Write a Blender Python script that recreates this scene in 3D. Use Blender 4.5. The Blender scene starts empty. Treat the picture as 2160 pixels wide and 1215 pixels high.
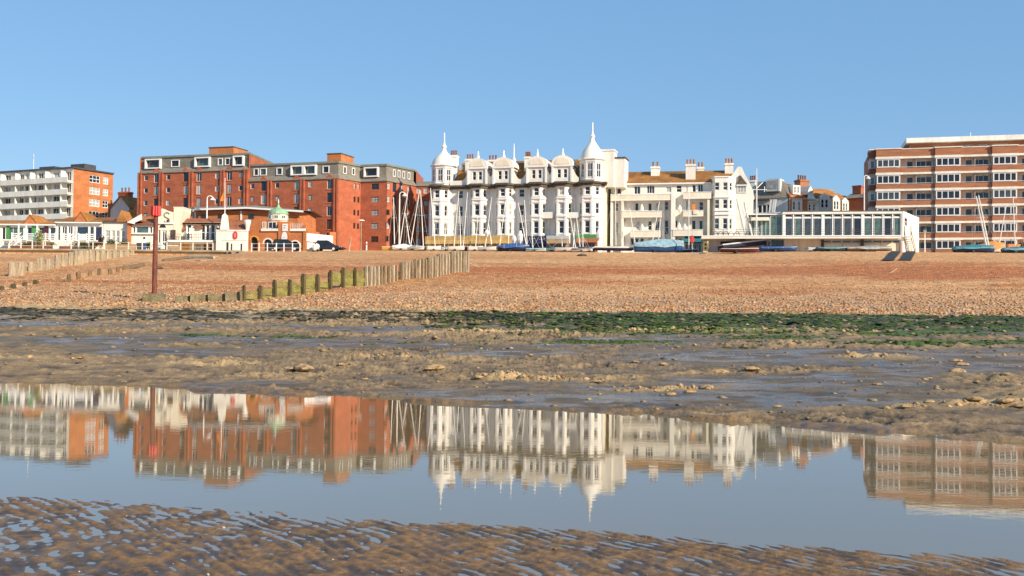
import bpy, math, random
import numpy as np
from mathutils import Vector, Matrix
R = random.Random(7)
S = bpy.context.scene
COL = S.collection
rad = math.radians

# ------------------------------------------------------------------ camera
CAMZ = 1.6
FOC = 2160.0                                   # focal length in photo pixels (36 mm lens on a 36 mm sensor)
PITCH, ROLL = math.atan(46.5 / FOC), rad(0.53)
_f = Vector((0, math.cos(PITCH), math.sin(PITCH)))
_u0 = Vector((0, -math.sin(PITCH), math.cos(PITCH)))
_r0 = Vector((1, 0, 0))
RIGHT = _r0 * math.cos(ROLL) + _u0 * math.sin(ROLL)
UP = -_r0 * math.sin(ROLL) + _u0 * math.cos(ROLL)
cd = bpy.data.cameras.new('camera'); cam = bpy.data.objects.new('camera', cd); COL.objects.link(cam)
M = Matrix((RIGHT, UP, -_f)).transposed().to_4x4(); M.translation = (0, 0, CAMZ)
cam.matrix_world = M
cd.sensor_width = 36; cd.lens = 36; cd.clip_start = 0.1; cd.clip_end = 6000
S.camera = cam

# ------------------------------------------------------------------ sky, sun, exposure
SUN_EL = rad(27); SUN_AZ = Vector((0.75, -0.66))          # direction towards the sun, seen from above
w = bpy.data.worlds.new("World"); S.world = w; w.use_nodes = True
nt = w.node_tree; bg = nt.nodes['Background']
sky = nt.nodes.new('ShaderNodeTexSky'); sky.sky_type = 'NISHITA'; sky.sun_disc = False
sky.sun_elevation = SUN_EL; sky.sun_rotation = math.atan2(SUN_AZ.x, SUN_AZ.y)
sky.air_density = 1.0; sky.dust_density = 0.2; sky.ozone_density = 2.0; sky.altitude = 0
tn = nt.nodes.new('ShaderNodeMix'); tn.data_type = 'RGBA'; tn.inputs[0].default_value = 0.66      # flat blue mixed in to even the sky out
tn.inputs[7].default_value = (1.18, 2.66, 4.70, 1)
nt.links.new(sky.outputs[0], tn.inputs[6]); nt.links.new(tn.outputs[2], bg.inputs[0]); bg.inputs[1].default_value = 0.12
sl = bpy.data.lights.new('sun', 'SUN'); sl.energy = 5.0; sl.angle = rad(0.5); sl.color = (1, 0.86, 0.68)
so = bpy.data.objects.new('sun', sl); COL.objects.link(so)
sd = Vector((SUN_AZ.x * math.cos(SUN_EL), SUN_AZ.y * math.cos(SUN_EL), math.sin(SUN_EL)))
so.rotation_euler = sd.to_track_quat('Z', 'Y').to_euler(); so.location = (60, -60, 60)
S.view_settings.view_transform = 'Standard'; S.view_settings.look = 'None'
S.view_settings.gamma = 1; S.view_settings.use_curve_mapping = False; S.view_settings.exposure = 0.4

# ------------------------------------------------------------------ helpers: photo measurements to world
def ray(px, py):
    return _f + RIGHT * ((px - 1080) / FOC) + UP * ((607.5 - py) / FOC)
def pt(px, py, Y):
    d = ray(px, py); return Vector((0, 0, CAMZ)) + d * (Y / d.y)
def X_at(px, Y, py=525): return pt(px, py, Y).x

def _h(ix, iy, s):
    h = (ix.astype(np.int64) * 374761393 + iy.astype(np.int64) * 668265263 + s * 974634777) & 0xffffffff
    h = ((h ^ (h >> 13)) * 1274126177) & 0xffffffff
    return ((h ^ (h >> 16)) & 0xffff) / 65535.0
def vn(x, y, s=0):
    x = np.asarray(x, float); y = np.asarray(y, float)
    ix = np.floor(x); iy = np.floor(y); fx = x - ix; fy = y - iy
    fx = fx * fx * (3 - 2 * fx); fy = fy * fy * (3 - 2 * fy)
    ix = ix.astype(np.int64); iy = iy.astype(np.int64)
    a = _h(ix, iy, s); b = _h(ix + 1, iy, s); c = _h(ix, iy + 1, s); d = _h(ix + 1, iy + 1, s)
    return (a + (b - a) * fx) * (1 - fy) + (c + (d - c) * fx) * fy
def fbm(x, y, o=4, s=0, g=0.5):
    t = 0; a = 1; n = 0
    for k in range(o):
        t = t + a * vn(x * 2 ** k, y * 2 ** k, s + k * 17); n += a; a *= g
    return t / n
def ss(a, b, x):
    t = np.clip((np.asarray(x, float) - a) / (b - a), 0, 1); return t * t * (3 - 2 * t)

def e_low(x): return 7.95 - 0.25 * x
def e_up(x):
    return np.interp(x, [-40, -10.4, -5.3, -1.46, 1.6, 4.1, 6.25, 9, 40], [23, 20.8, 19.6, 17.5, 15.9, 14.5, 12.6, 10.5, 8])
def ycrest(x):
    return np.interp(x, [-200, -48, -36, 20, 48, 300], [150, 150, 163, 163, 150, 150])
def zcrest(x):
    return np.interp(x, [-200, -48, -36, 20, 48, 300], [9.95, 9.95, 10.9, 10.95, 10.65, 10.65])
def gz(x, y):
    x = np.asarray(x, float); y = np.asarray(y, float)
    yc = ycrest(x); zc = zcrest(x); left = 1 - ss(-46, -37, x)
    # mud flat
    eu = e_up(x) + 1.2 * (fbm(x * 0.5, y * 0.5, 3, 3) - 0.5)
    t = np.clip((y - eu) / (64 - eu), 0, 1)
    z_m = 1.5 * t ** 1.05
    # shingle slope
    tb = np.clip((y - 64) / (yc - 64), 0, 1)
    zb = 1.5 + (zc - 0.75 * left - 1.5) * tb
    zp = CAMZ + (zc - CAMZ) * (np.minimum(y, 205) / yc) * 0.985
    zp = np.where(left > 0.5, np.minimum(zp, zc + 0.012 * (np.minimum(y, 205) - yc) * 3), zp)
    z = np.where(y < 64, z_m, np.where(y < yc, zb, np.maximum(zp, zb)))
    return z
def g1(x, y): return float(gz(np.array([x]), np.array([y]))[0])
def gnd(px, py, y0=24, y1=200):
    d = ray(px, py)
    ys = np.linspace(y0, y1, 2500); k = ys / d.y
    zz = CAMZ + d.z * k; xx = d.x * k
    g = gz(xx, ys); i = np.argmax(g >= zz)
    return Vector((xx[i], ys[i], g[i]))

# ------------------------------------------------------------------ materials
def mat(name, col, rough=0.7, var=0.15, scale=0.6, bump=0.0, bscale=6, metal=0.0, spec=0.5, stretch=(1, 1, 1), col2=None):
    m = bpy.data.materials.new(name); m.use_nodes = True
    n = m.node_tree.nodes; L = m.node_tree.links; b = n['Principled BSDF']
    b.inputs['Roughness'].default_value = rough; b.inputs['Metallic'].default_value = metal
    b.inputs['Specular IOR Level'].default_value = spec
    tc = n.new('ShaderNodeTexCoord'); mp = n.new('ShaderNodeMapping'); mp.inputs['Scale'].default_value = stretch
    L.new(tc.outputs['Object'], mp.inputs[0])
    no = n.new('ShaderNodeTexNoise'); no.inputs['Scale'].default_value = scale; no.inputs['Detail'].default_value = 6
    no.inputs['Roughness'].default_value = 0.65
    L.new(mp.outputs[0], no.inputs['Vector'])
    mx = n.new('ShaderNodeMix'); mx.data_type = 'RGBA'
    c2 = col2 or tuple(c * (1 - 2.2 * var) for c in col)
    mx.inputs[6].default_value = (*c2, 1); mx.inputs[7].default_value = (*[min(1, c * (1 + var)) for c in col], 1)
    mr = n.new('ShaderNodeMapRange'); mr.inputs[1].default_value = 0.3; mr.inputs[2].default_value = 0.7
    L.new(no.outputs[0], mr.inputs[0]); L.new(mr.outputs[0], mx.inputs[0])
    n3 = n.new('ShaderNodeTexNoise'); n3.inputs['Scale'].default_value = scale * 6; n3.inputs['Detail'].default_value = 4      # finer grime over the broad tone
    L.new(mp.outputs[0], n3.inputs['Vector']); m3 = n.new('ShaderNodeMapRange'); m3.inputs[1].default_value = .3; m3.inputs[2].default_value = .6
    m3.inputs[3].default_value = 1 - min(.45, 1.3 * var); m3.inputs[4].default_value = 1.0; L.new(n3.outputs[0], m3.inputs[0])
    sc = n.new('ShaderNodeVectorMath'); sc.operation = 'SCALE'; L.new(mx.outputs[2], sc.inputs[0]); L.new(m3.outputs[0], sc.inputs['Scale'])
    L.new(sc.outputs[0], b.inputs['Base Color'])
    if bump:
        n2 = n.new('ShaderNodeTexNoise'); n2.inputs['Scale'].default_value = bscale; n2.inputs['Detail'].default_value = 5
        L.new(mp.outputs[0], n2.inputs['Vector'])
        bp = n.new('ShaderNodeBump'); bp.inputs['Strength'].default_value = bump; bp.inputs['Distance'].default_value = 0.1
        L.new(n2.outputs[0], bp.inputs['Height']); L.new(bp.outputs[0], b.inputs['Normal'])
    return m
def glassm(name, col, rough=0.06):
    return mat(name, col, rough, 0.3, 0.8, spec=0.7)
WHITE = mat('white_render', (.86, .82, .72), .6, .09, .35, stretch=(1, 1, .25))
CREAM = mat('cream_render', (.82, .74, .57), .65, .08, .35, stretch=(1, 1, .25))
TRIM = mat('white_gloss_paint', (.82, .80, .76), .4, .03)
WGREY = mat('pale_grey_render', (.55, .56, .55), .7, .10, .4, stretch=(1, 1, .2))
BRICK = mat('red_brick', (.46, .128, .058), .85, .15, .5, .3, 9, stretch=(1, 1, 2))
BRICK2 = mat('orange_brick', (.55, .19, .065), .85, .14, .6, .3, 9, stretch=(1, 1, 2))
BRICKB = mat('brown_brick', (.42, .175, .085), .85, .12, .8, .3, 9, stretch=(.6, .6, 3))
BRICKD = mat('dark_brick_band', (.20, .075, .045), .85, .12, .8, .3, 9)
SLATE = mat('grey_slate', (.25, .225, .18), .75, .16, 1.1, .4, 7, stretch=(1, 1, 3))
SLATE2 = mat('green_grey_felt', (.22, .225, .18), .8, .12, .8, .2, 6)
TILE = mat('orange_tiles', (.45, .19, .045), .85, .20, .7, .5, 7, stretch=(1, 1, 2))
TILE2 = mat('lichen_brown_tiles', (.36, .155, .03), .85, .25, .5, .5, 7)
TILE3 = mat('red_brown_tiles', (.30, .11, .055), .85, .2, .9, .5, 8)
DARK = mat('dark_paint', (.03, .03, .03), .5, .2)
DGREY = mat('dark_grey_metal', (.08, .08, .08), .5, .15)
EAVES = mat('brown_eaves', (.13, .105, .075), .8, .3, 3)
CONC = mat('sea_wall_concrete', (.40, .32, .21), .85, .15, .5, .4, 8)
CONC2 = mat('weedy_concrete', (.26, .21, .11), .85, .25, 2, .5, 8)
TIMB = mat('bleached_timber', (.52, .42, .28), .8, .22, 1.5, .6, 6, stretch=(3, 3, .5))
TIMB2 = mat('brown_timber', (.30, .185, .09), .8, .3, 2, .6, 6, stretch=(3, 3, .5))
TIMBG = mat('weedy_green_timber', (.17, .17, .035), .8, .3, 2.2, .6, 6, stretch=(2, 2, .6), col2=(.10, .075, .03))
WEED = mat('green_weed', (.05, .10, .015), .7, .4, 3, .6, 6)
RUST = mat('rusty_red_paint', (.24, .06, .035), .7, .3, 3, .3, 8, stretch=(2, 2, .6))
RED = mat('bright_red_paint', (.66, .03, .02), .45, .08)
ORANGE = mat('orange_cloth', (.8, .25, .03), .7, .1)
YELL = mat('yellow_paint', (.75, .42, .06), .5, .12)
GDOME = mat('verdigris_green', (.30, .50, .30), .6, .14, 1.2)
GREEN = mat('green_paint', (.07, .30, .08), .5, .15)
NAVY = mat('navy_cloth', (.02, .03, .09), .7, .25)
BLUE = mat('blue_tarpaulin', (.03, .11, .33), .55, .25, 1.5, .6, 3)
LBLUE = mat('faded_blue_tarpaulin', (.30, .48, .55), .6, .2, 1.5, .5, 3)
TEAL = mat('teal_tarpaulin', (.03, .24, .30), .55, .25, 1.5, .6, 3)
GTARP = mat('grey_tarpaulin', (.36, .37, .36), .6, .2, 1.5, .6, 3)
HULLW = mat('white_gelcoat', (.76, .74, .70), .3, .08)
HULLB = mat('maroon_hull_paint', (.12, .025, .03), .4, .2)
ALU = mat('pale_mast', (.78, .75, .68), .4, .06)
GOLD = mat('golden_awning', (.60, .37, .11), .75, .15, 1)
TAN = mat('tan_boards', (.45, .29, .16), .8, .15, 1)
G_D = glassm('dark_glass', (.018, .022, .03)); G_M = glassm('grey_glass', (.06, .075, .085), .1)
G_C = mat('curtained_glass', (.45, .45, .42), .3, .15); G_G = glassm('greenish_glass', (.10, .17, .15), .12)
G_B = glassm('blue_shop_glass', (.03, .06, .10))
FOL = mat('shrub_leaves', (.07, .10, .025), .6, .4, 4)
PLANT = mat('purple_brown_shrub', (.13, .08, .06), .7, .4, 4)
RUB = mat('black_rubber', (.025, .025, .025), .7, .2, 3)
CARP = mat('black_car_paint', (.015, .017, .02), .2, .2, spec=.8)
def panes(): return R.choice([G_D, G_D, G_D, G_M, G_C])

# ------------------------------------------------------------------ objects
def link(o, parent=None):
    COL.objects.link(o)
    if parent is not None: o.parent = parent
    return o
def tag(o, label=None, cat=None, group=None, kind=None):
    for k, v in (('label', label), ('category', cat), ('group', group), ('kind', kind)):
        if v: o[k] = v
    return o
def thing(name, label, cat, loc, group=None):
    o = bpy.data.objects.new(name, None); link(o); o.location = loc; o.empty_display_size = 0.5
    return tag(o, label, cat, group)

class Face:
    """vertical plane: s runs along it, y goes into the building, z is up (metres over the thing's base)"""
    def __init__(f, root, a, b):
        f.root = root; f.O = Vector((a[0], a[1])); d = Vector((b[0], b[1])) - f.O
        f.len = d.length; f.u = d / f.len; f.n = Vector((-f.u.y, f.u.x)); f.ang = math.atan2(f.u.y, f.u.x)
    def w(f, s, y, z):
        p = f.O + f.u * s + f.n * y
        return (p.x - f.root.location.x, p.y - f.root.location.y, z)
    def sub(f, s0, y0, s1, y1):
        a = f.O + f.u * s0 + f.n * y0; b = f.O + f.u * s1 + f.n * y1
        return Face(f.root, a, b)
    def sz(f, px, py, y=0.0):
        d = ray(px, py); o = f.O + f.n * y
        k = (o.x * f.n.x + o.y * f.n.y) / (d.x * f.n.x + d.y * f.n.y)
        p = Vector((d.x * k, d.y * k)) - o
        return p.dot(f.u), CAMZ + d.z * k - f.root.location.z
    def s(f, px, py=450, y=0.0): return f.sz(px, py, y)[0]
    def z(f, px, py, y=0.0): return f.sz(px, py, y)[1]
    def P(f, l, t, r, b, y=0.0):
        my = (t + b) / 2; mx = (l + r) / 2
        return f.sz(l, my, y)[0], f.sz(r, my, y)[0], f.sz(mx, b, y)[1], f.sz(mx, t, y)[1]
def pxface(root, pa, Ya, pb, Yb, py=500):
    return Face(root, (X_at(pa, Ya, py), Ya), (X_at(pb, Yb, py), Yb))

class MB:
    def __init__(m, face=None): m.v = []; m.f = []; m.F = face
    def add(m, vs, fs):
        k = len(m.v)
        m.v += [m.F.w(*p) for p in vs] if m.F else [tuple(p) for p in vs]
        m.f += [tuple(i + k for i in q) for q in fs]; return m
    def box(m, s0, s1, y0, y1, z0, z1):
        return m.add([(s0, y0, z0), (s1, y0, z0), (s1, y1, z0), (s0, y1, z0), (s0, y0, z1), (s1, y0, z1), (s1, y1, z1), (s0, y1, z1)],
              [(0, 3, 2, 1), (4, 5, 6, 7), (0, 1, 5, 4), (1, 2, 6, 5), (2, 3, 7, 6), (3, 0, 4, 7)])
    def quad(m, *p): return m.add(p, [tuple(range(len(p)))])
    def prism(m, pts, z0, z1, cap=True, top=None):
        n = len(pts); t = top or pts
        fs = [(i, (i + 1) % n, n + (i + 1) % n, n + i) for i in range(n)]
        if cap: fs += [tuple(range(n, 2 * n)), tuple(range(n - 1, -1, -1))]
        return m.add([(p[0], p[1], z0) for p in pts] + [(p[0], p[1], z1) for p in t], fs)
    def ext(m, prof, y0, y1):                                         # (s, z) profile pushed along y
        n = len(prof)
        return m.add([(s, y0, z) for s, z in prof] + [(s, y1, z) for s, z in prof],
              [tuple(range(n)), tuple(range(2 * n - 1, n - 1, -1))] + [(i, n + i, n + (i + 1) % n, (i + 1) % n) for i in range(n)])
    def exs(m, prof, s0, s1):                                         # (y, z) profile pushed along s
        n = len(prof)
        return m.add([(s0, y, z) for y, z in prof] + [(s1, y, z) for y, z in prof],
              [tuple(range(n - 1, -1, -1)), tuple(range(n, 2 * n))] + [(i, (i + 1) % n, n + (i + 1) % n, n + i) for i in range(n)])
    def tube(m, p, q, r, r2=None, n=6):
        p = Vector(p); q = Vector(q); d = (q - p).normalized(); r2 = r if r2 is None else r2
        a = d.cross(Vector((0, 0, 1)) if abs(d.z) < .9 else Vector((1, 0, 0))).normalized(); b = d.cross(a)
        A = [a * math.cos(i * 2 * math.pi / n) + b * math.sin(i * 2 * math.pi / n) for i in range(n)]
        return m.add([p + x * r for x in A] + [q + x * r2 for x in A],
              [(i, (i + 1) % n, n + (i + 1) % n, n + i) for i in range(n)] + [tuple(range(n - 1, -1, -1)), tuple(range(n, 2 * n))])
    def path(m, pts, r, n=6):
        for a, b in zip(pts[:-1], pts[1:]): m.tube(a, b, r, n=n)
        return m
    def lathe(m, cs, cy, prof, n=12, ph=0.0, sq=1.0):
        vs = []; fs = []
        for r, z in prof:
            for i in range(n):
                a = ph + i * 2 * math.pi / n; vs.append((cs + r * math.cos(a), cy + r * sq * math.sin(a), z))
        for k in range(len(prof) - 1):
            for i in range(n):
                fs.append((k * n + i, k * n + (i + 1) % n, (k + 1) * n + (i + 1) % n, (k + 1) * n + i))
        fs.append(tuple(range((len(prof) - 1) * n, len(prof) * n)))
        return m.add(vs, fs)
    def wall(m, s0, s1, z0, z1, holes=(), t=0.25, y=0.0):
        hs = [h for h in holes if h[1] > s0 and h[0] < s1]
        xs = sorted({s0, s1, *[min(max(v, s0), s1) for h in hs for v in h[:2]]})
        zs = sorted({z0, z1, *[min(max(v, z0), z1) for h in hs for v in h[2:4]]})
        for a, b in zip(xs[:-1], xs[1:]):
            if b - a < 1e-5: continue
            k = z0
            for c, d in zip(zs[:-1], zs[1:]):
                if any(h[0] < (a + b) / 2 < h[1] and h[2] < (c + d) / 2 < h[3] for h in hs):
                    if c > k: m.quad((a, y, k), (b, y, k), (b, y, c), (a, y, c))
                    k = d
            if z1 > k: m.quad((a, y, k), (b, y, k), (b, y, z1), (a, y, z1))
        for h in hs:
            a, b, c, d = h[:4]; q = y + t
            m.quad((a, y, c), (a, q, c), (a, q, d), (a, y, d)); m.quad((b, y, c), (b, y, d), (b, q, d), (b, q, c))
            m.quad((a, y, c), (b, y, c), (b, q, c), (a, q, c)); m.quad((a, y, d), (a, q, d), (b, q, d), (b, y, d))
        return m
    def mesh(m, name, material, smooth=False):
        me = bpy.data.meshes.new(name); me.from_pydata(m.v, [], m.f); me.materials.append(material)
        if smooth: me.polygons.foreach_set('use_smooth', [True] * len(me.polygons))
        me.update(); return me
    def build(m, name, material, parent=None, smooth=False, label=None):
        o = bpy.data.objects.new(name, m.mesh(name, material, smooth)); link(o, parent)
        if label: o['label'] = label
        return o

_wc = {}
def window(F, rect, frame=TRIM, pane=None, nv=2, nh=1, fw=.08, y=0.12, name='window', parent=None, sill=False):
    s0, s1, z0, z1 = rect[:4]; w = round(s1 - s0, 2); h = round(z1 - z0, 2); pane = pane or panes()
    k = (w, h, nv, nh, fw, frame.name, sill)
    if k not in _wc:
        b = MB(); b.box(0, fw, 0, .07, 0, h); b.box(w - fw, w, 0, .07, 0, h)
        b.box(fw, w - fw, 0, .07, 0, fw); b.box(fw, w - fw, 0, .07, h - fw, h)
        for i in range(1, nv): b.box(w * i / nv - fw * .4, w * i / nv + fw * .4, .004, .066, fw, h - fw)
        for i in range(1, nh): b.box(fw, w - fw, .01, .06, h * i / nh - fw * .4, h * i / nh + fw * .4)
        if sill: b.box(-.08, w + .08, -.22, -.003, -.10, -.003)
        _wc[k] = b.mesh(name, frame)
    kp = (w, h, pane.name)
    if kp not in _wc: _wc[kp] = MB().box(.01, w - .01, .03, .045, .01, h - .01).mesh('pane', pane)
    o = bpy.data.objects.new(name, _wc[k]); link(o, parent or F.root)
    o.location = F.w(s0, y, z0); o.rotation_euler.z = F.ang
    p = bpy.data.objects.new('pane', _wc[kp]); link(p, o)
    return o
def facade(mb, F, s0, s1, z0, z1, wins, y=0.0, t=.25, **kw):
    mb.F = F; mb.wall(s0, s1, z0, z1, [q[:4] for q in wins], t, y)
    for q in wins:
        d = dict(kw)
        if len(q) > 4: d.update(q[4])
        window(F, q, y=y + .12, **d)
def cz(F, px, py, w, h, y=0.0):
    """window rectangle centred on a photo point, size in metres"""
    s, z = F.sz(px, py, y); return (s - w / 2, s + w / 2, z - h / 2, z + h / 2)
def poly_faces(root, pts): return [Face(root, a, b) for a, b in zip(pts[:-1], pts[1:])]
def chimney(root, F, l, t, r, b, y, dep, m, pots=0, potmat=None, name='chimney', cap=True):
    s0, s1, z0, z1 = F.P(l, t, r, b, y)
    o = MB(F).box(s0, s1, y, y + dep, z0 - 1.5, z1)
    if cap: o.box(s0 - .1, s1 + .1, y - .1, y + dep + .1, z1 - .35, z1 - .12)
    o = o.build(name, m, root)
    for i in range(pots):
        c = s0 + (s1 - s0) * (i + .5) / pots
        MB(F).lathe(c, y + dep / 2, [(.2, z1 - .02), (.16, z1 + .2), (.15, z1 + .75), (.19, z1 + .8), (.16, z1 + .9)], 8).build('chimney_pot', potmat or TILE3, o)
    return o
# ------------------------------------------------------------------ ground, water
def grid_obj(name, X, Y, Z, material, cols=None, smooth=True):
    nr, nc = X.shape
    me = bpy.data.meshes.new(name)
    me.vertices.add(nr * nc); me.vertices.foreach_set('co', np.stack([X, Y, Z], -1).astype(np.float32).ravel())
    i = np.arange(nr * nc).reshape(nr, nc)
    q = np.stack([i[:-1, :-1], i[:-1, 1:], i[1:, 1:], i[1:, :-1]], -1).reshape(-1, 4)
    me.loops.add(q.size); me.loops.foreach_set('vertex_index', q.ravel().astype(np.int32))
    me.polygons.add(len(q)); me.polygons.foreach_set('loop_start', np.arange(0, q.size, 4, dtype=np.int32))
    me.polygons.foreach_set('loop_total', np.full(len(q), 4, np.int32))
    me.polygons.foreach_set('use_smooth', np.full(len(q), smooth))
    if cols is not None:
        a = me.color_attributes.new('tint', 'FLOAT_COLOR', 'POINT'); a.data.foreach_set('color', cols.astype(np.float32).ravel())
    me.materials.append(material); me.update(calc_edges=True)
    o = bpy.data.objects.new(name, me); link(o); o['kind'] = 'structure'
    return o
def lerp3(a, b, t): return a + (b - a) * t[..., None]

def nodes_ground(name, scale, bump, dist, vor=None):
    """colour from the 'tint' attribute (alpha = wetness) broken up by noise; wet ground is glossy"""
    m = bpy.data.materials.new(name); m.use_nodes = True
    n = m.node_tree.nodes; L = m.node_tree.links; b = n['Principled BSDF']
    at = n.new('ShaderNodeAttribute'); at.attribute_name = 'tint'
    tc = n.new('ShaderNodeTexCoord')
    no = n.new('ShaderNodeTexNoise'); no.inputs['Scale'].default_value = scale; no.inputs['Detail'].default_value = 8
    no.inputs['Roughness'].default_value = .7; L.new(tc.outputs['Object'], no.inputs['Vector'])
    r = n.new('ShaderNodeMapRange'); r.inputs[1].default_value = .3; r.inputs[2].default_value = .7
    r.inputs[3].default_value = .55; r.inputs[4].default_value = 1.4; L.new(no.outputs[0], r.inputs[0])
    mx = n.new('ShaderNodeVectorMath'); mx.operation = 'SCALE'
    L.new(at.outputs['Color'], mx.inputs[0]); L.new(r.outputs[0], mx.inputs['Scale'])
    src = mx.outputs[0]; hgt = no.outputs[0]
    if vor:
        vo = n.new('ShaderNodeTexVoronoi'); vo.inputs['Scale'].default_value = vor
        L.new(tc.outputs['Object'], vo.inputs['Vector'])
        sp = n.new('ShaderNodeSeparateColor'); L.new(vo.outputs['Color'], sp.inputs[0])
        r2 = n.new('ShaderNodeMapRange'); r2.inputs[3].default_value = .62; r2.inputs[4].default_value = 1.38
        L.new(sp.outputs[0], r2.inputs[0])
        m2 = n.new('ShaderNodeVectorMath'); m2.operation = 'SCALE'; L.new(src, m2.inputs[0]); L.new(r2.outputs[0], m2.inputs['Scale']); src = m2.outputs[0]
        iv = n.new('ShaderNodeMath'); iv.operation = 'SUBTRACT'; iv.inputs[0].default_value = 1.0; L.new(vo.outputs['Distance'], iv.inputs[1]); hgt = iv.outputs[0]
    L.new(src, b.inputs['Base Color'])
    rr = n.new('ShaderNodeMapRange'); rr.inputs[3].default_value = .85; rr.inputs[4].default_value = .22
    L.new(at.outputs['Alpha'], rr.inputs[0]); L.new(rr.outputs[0], b.inputs['Roughness'])
    bp = n.new('ShaderNodeBump'); bp.inputs['Distance'].default_value = dist
    sm = n.new('ShaderNodeMapRange'); sm.inputs[3].default_value = bump; sm.inputs[4].default_value = bump * .22
    L.new(at.outputs['Alpha'], sm.inputs[0]); L.new(sm.outputs[0], bp.inputs['Strength'])
    L.new(hgt, bp.inputs['Height']); L.new(bp.outputs[0], b.inputs['Normal'])
    b.inputs['Specular IOR Level'].default_value = .5
    return m

# --- mud flat: rippled sand by the camera, the pool's bed, then the wet flat rising to the shingle
ys = np.concatenate([np.linspace(-30, 3.6, 20, endpoint=False), np.linspace(3.6, 9.8, 420, endpoint=False),
                     np.linspace(9.8, 23, 200, endpoint=False), np.linspace(23, 66.5, 260)])
t = np.linspace(-1, 1, 1100)
Y, T = np.meshgrid(ys, t, indexing='ij')
X = (1.1 * np.maximum(Y, 3) + 12) * (0.36 * T + 0.64 * T ** 5)
Z = gz(X, Y)
el = e_low(X) + .5 * (fbm(X * .8, Y * .8, 3, 41) - .5)
near = 1 - ss(-.9, .7, Y - el)
wx = X + .22 * (fbm(X * 1.1, Y * 1.1, 2, 5) - .5); wy = Y + .5 * (fbm(X * 1.3, Y * .9, 3, 9) - .5)
ph = (.80 * wx + .60 * wy) * 2 * math.pi / .100 + 4.4 * (fbm(X * 1.7, Y * 1.7, 2, 15) - .5)
rip = .75 * np.sin(ph) * (.5 + .8 * vn(wx * 1.6, wy * 1.6, 6))
rip += 3.6 * (fbm(.80 * wx * 9.0 + .6 * wy * 9.0, (-.6 * wx + .8 * wy) * 6.0, 3, 12) - .5) + 1.3 * (vn(X * 22, Y * 22, 13) - .5)
rip += 2.2 * (fbm(X * .8 + 7, Y * .9, 3, 77) - .5)
eu = e_up(X) + 1.2 * (fbm(X * .5, Y * .5, 3, 3) - .5)
inpool = ss(-.6, .35, Y - el) * (1 - ss(-.05, .45, Y - eu + 2.6 * (fbm(X * .7, Y * 1.9, 5, 61) - .5)))
far = ss(0, .8, Y - eu)
Zn = near * (.0030 + .0070 * rip + .0018 * np.clip(el - Y, 0, 2.5)) - .07 * inpool
lump = fbm(X * .9, Y * 1.5, 5, 21); lump2 = fbm(X * 3.1, Y * 4.0, 4, 22)
rough_z = np.clip(fbm(X * .20, Y * .34, 5, 31) * 3.0 - 1.1, 0, 1)            # rough clay against smooth wet sheets
ridge = np.clip(1 - np.abs(lump - .5) * 9, 0, 1)
amp = np.clip((Y - 10) / 30, .25, 1.6)
rug = (fbm(X * 2.6 + 1.5 * lump, Y * 3.2, 6, 23, .70) - .5) * (.45 + 1.3 * vn(X * .55, Y * .8, 25))
Zf = far * (.02 + .30 * (rug - .04) * np.clip(rough_z * 1.5, .10, 1) * np.clip(Y / 28, .5, 1.6) + (.055 * (lump - .5) + .06 * (lump2 - .5) * rough_z) * amp * 1.6 + .05 * ridge * rough_z * amp)
bank = np.exp(-((Y - eu - .35) / .28) ** 2) * ss(.42, .6, vn(X * .7, X * 0 + 3, 51))
def blob(cx, cy, rx, ry, tilt=0.0):
    dx = X - cx; dy = Y - cy - tilt * dx
    return np.exp(-(dx / rx) ** 2 - (dy / ry) ** 2)
clay = blob(3.1, 19.3, 1.1, .35, .35) + blob(8.2, 16.8, 1.9, .5, .25) + blob(11.2, 18.2, 1.5, .4) + blob(-7.5, 25.5, 1.3, .35, .1) \
    + blob(-3.2, 27.5, 1.4, .4) + blob(.5, 21.5, 1.2, .4, -.2) + blob(15, 28, 1.5, .5) + blob(9.5, 27, 1.2, .5) + blob(-14, 27, 2.5, .4, -.15) \
    + blob(-1.0, 40, 3, .8) + blob(7, 41, 3, 1) + blob(13, 41, 2.4, 1)
clay = np.clip(clay * (.35 + 1.3 * fbm(X * 1.3, Y * 2.2, 4, 24)), 0, 1)
Zf += .05 * bank + clay * (.015 + .20 * np.clip(lump2 - .42, 0, 1) + .16 * np.clip(rug, -.1, 1) + .10 * np.clip(lump - .4, 0, 1))
Z = Z + Zn + Zf * (Y > 8)
Z = np.where(Y < 3.6, np.minimum(Z, .0), Z)
# colours (albedo) with wetness in alpha
mud_b = np.array([.25, .135, .048]); mud_d = np.array([.072, .046, .028]); flat_c = np.array([.235, .155, .080]); tan = np.array([.52, .35, .165])
grey = np.array([.115, .082, .045]); alga = np.array([.038, .070, .012]); wrack = np.array([.022, .024, .014]); green = np.array([.050, .105, .016])
C = lerp3(mud_d[None, None], mud_b[None, None], np.clip(.42 + rip * .35 + 2.0 * (fbm(X * 9, Y * 9, 3, 14) - .5), 0, 1))
fl = lerp3(grey[None, None], flat_c[None, None], np.clip(rough_z * .8 + (lump2 - .5) * 1.6 + rug * 1.6 + .1, 0, 1))
fl = lerp3(fl, np.broadcast_to(np.array([.058, .040, .024]), fl.shape), np.clip((.02 - rug) * 5 * (.3 + rough_z) + 1.6 * (fbm(X * .5, Y * 1.1, 4, 26) - .56), 0, .85))
fl = lerp3(fl, np.broadcast_to(tan, fl.shape), np.clip(clay * .9 + bank * .25 + .55 * ridge * rough_z + .6 * ss(40, 56, Y) * (lump2 > .45), 0, 1))
C = lerp3(C, fl, far)
wet = np.where(far > .5, np.clip(1.15 - rough_z * 1.6 - clay * 1.2 - ridge * .3 - rug * .8, 0, 1), np.clip(.50 - rip * .35, .1, 1))
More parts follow.
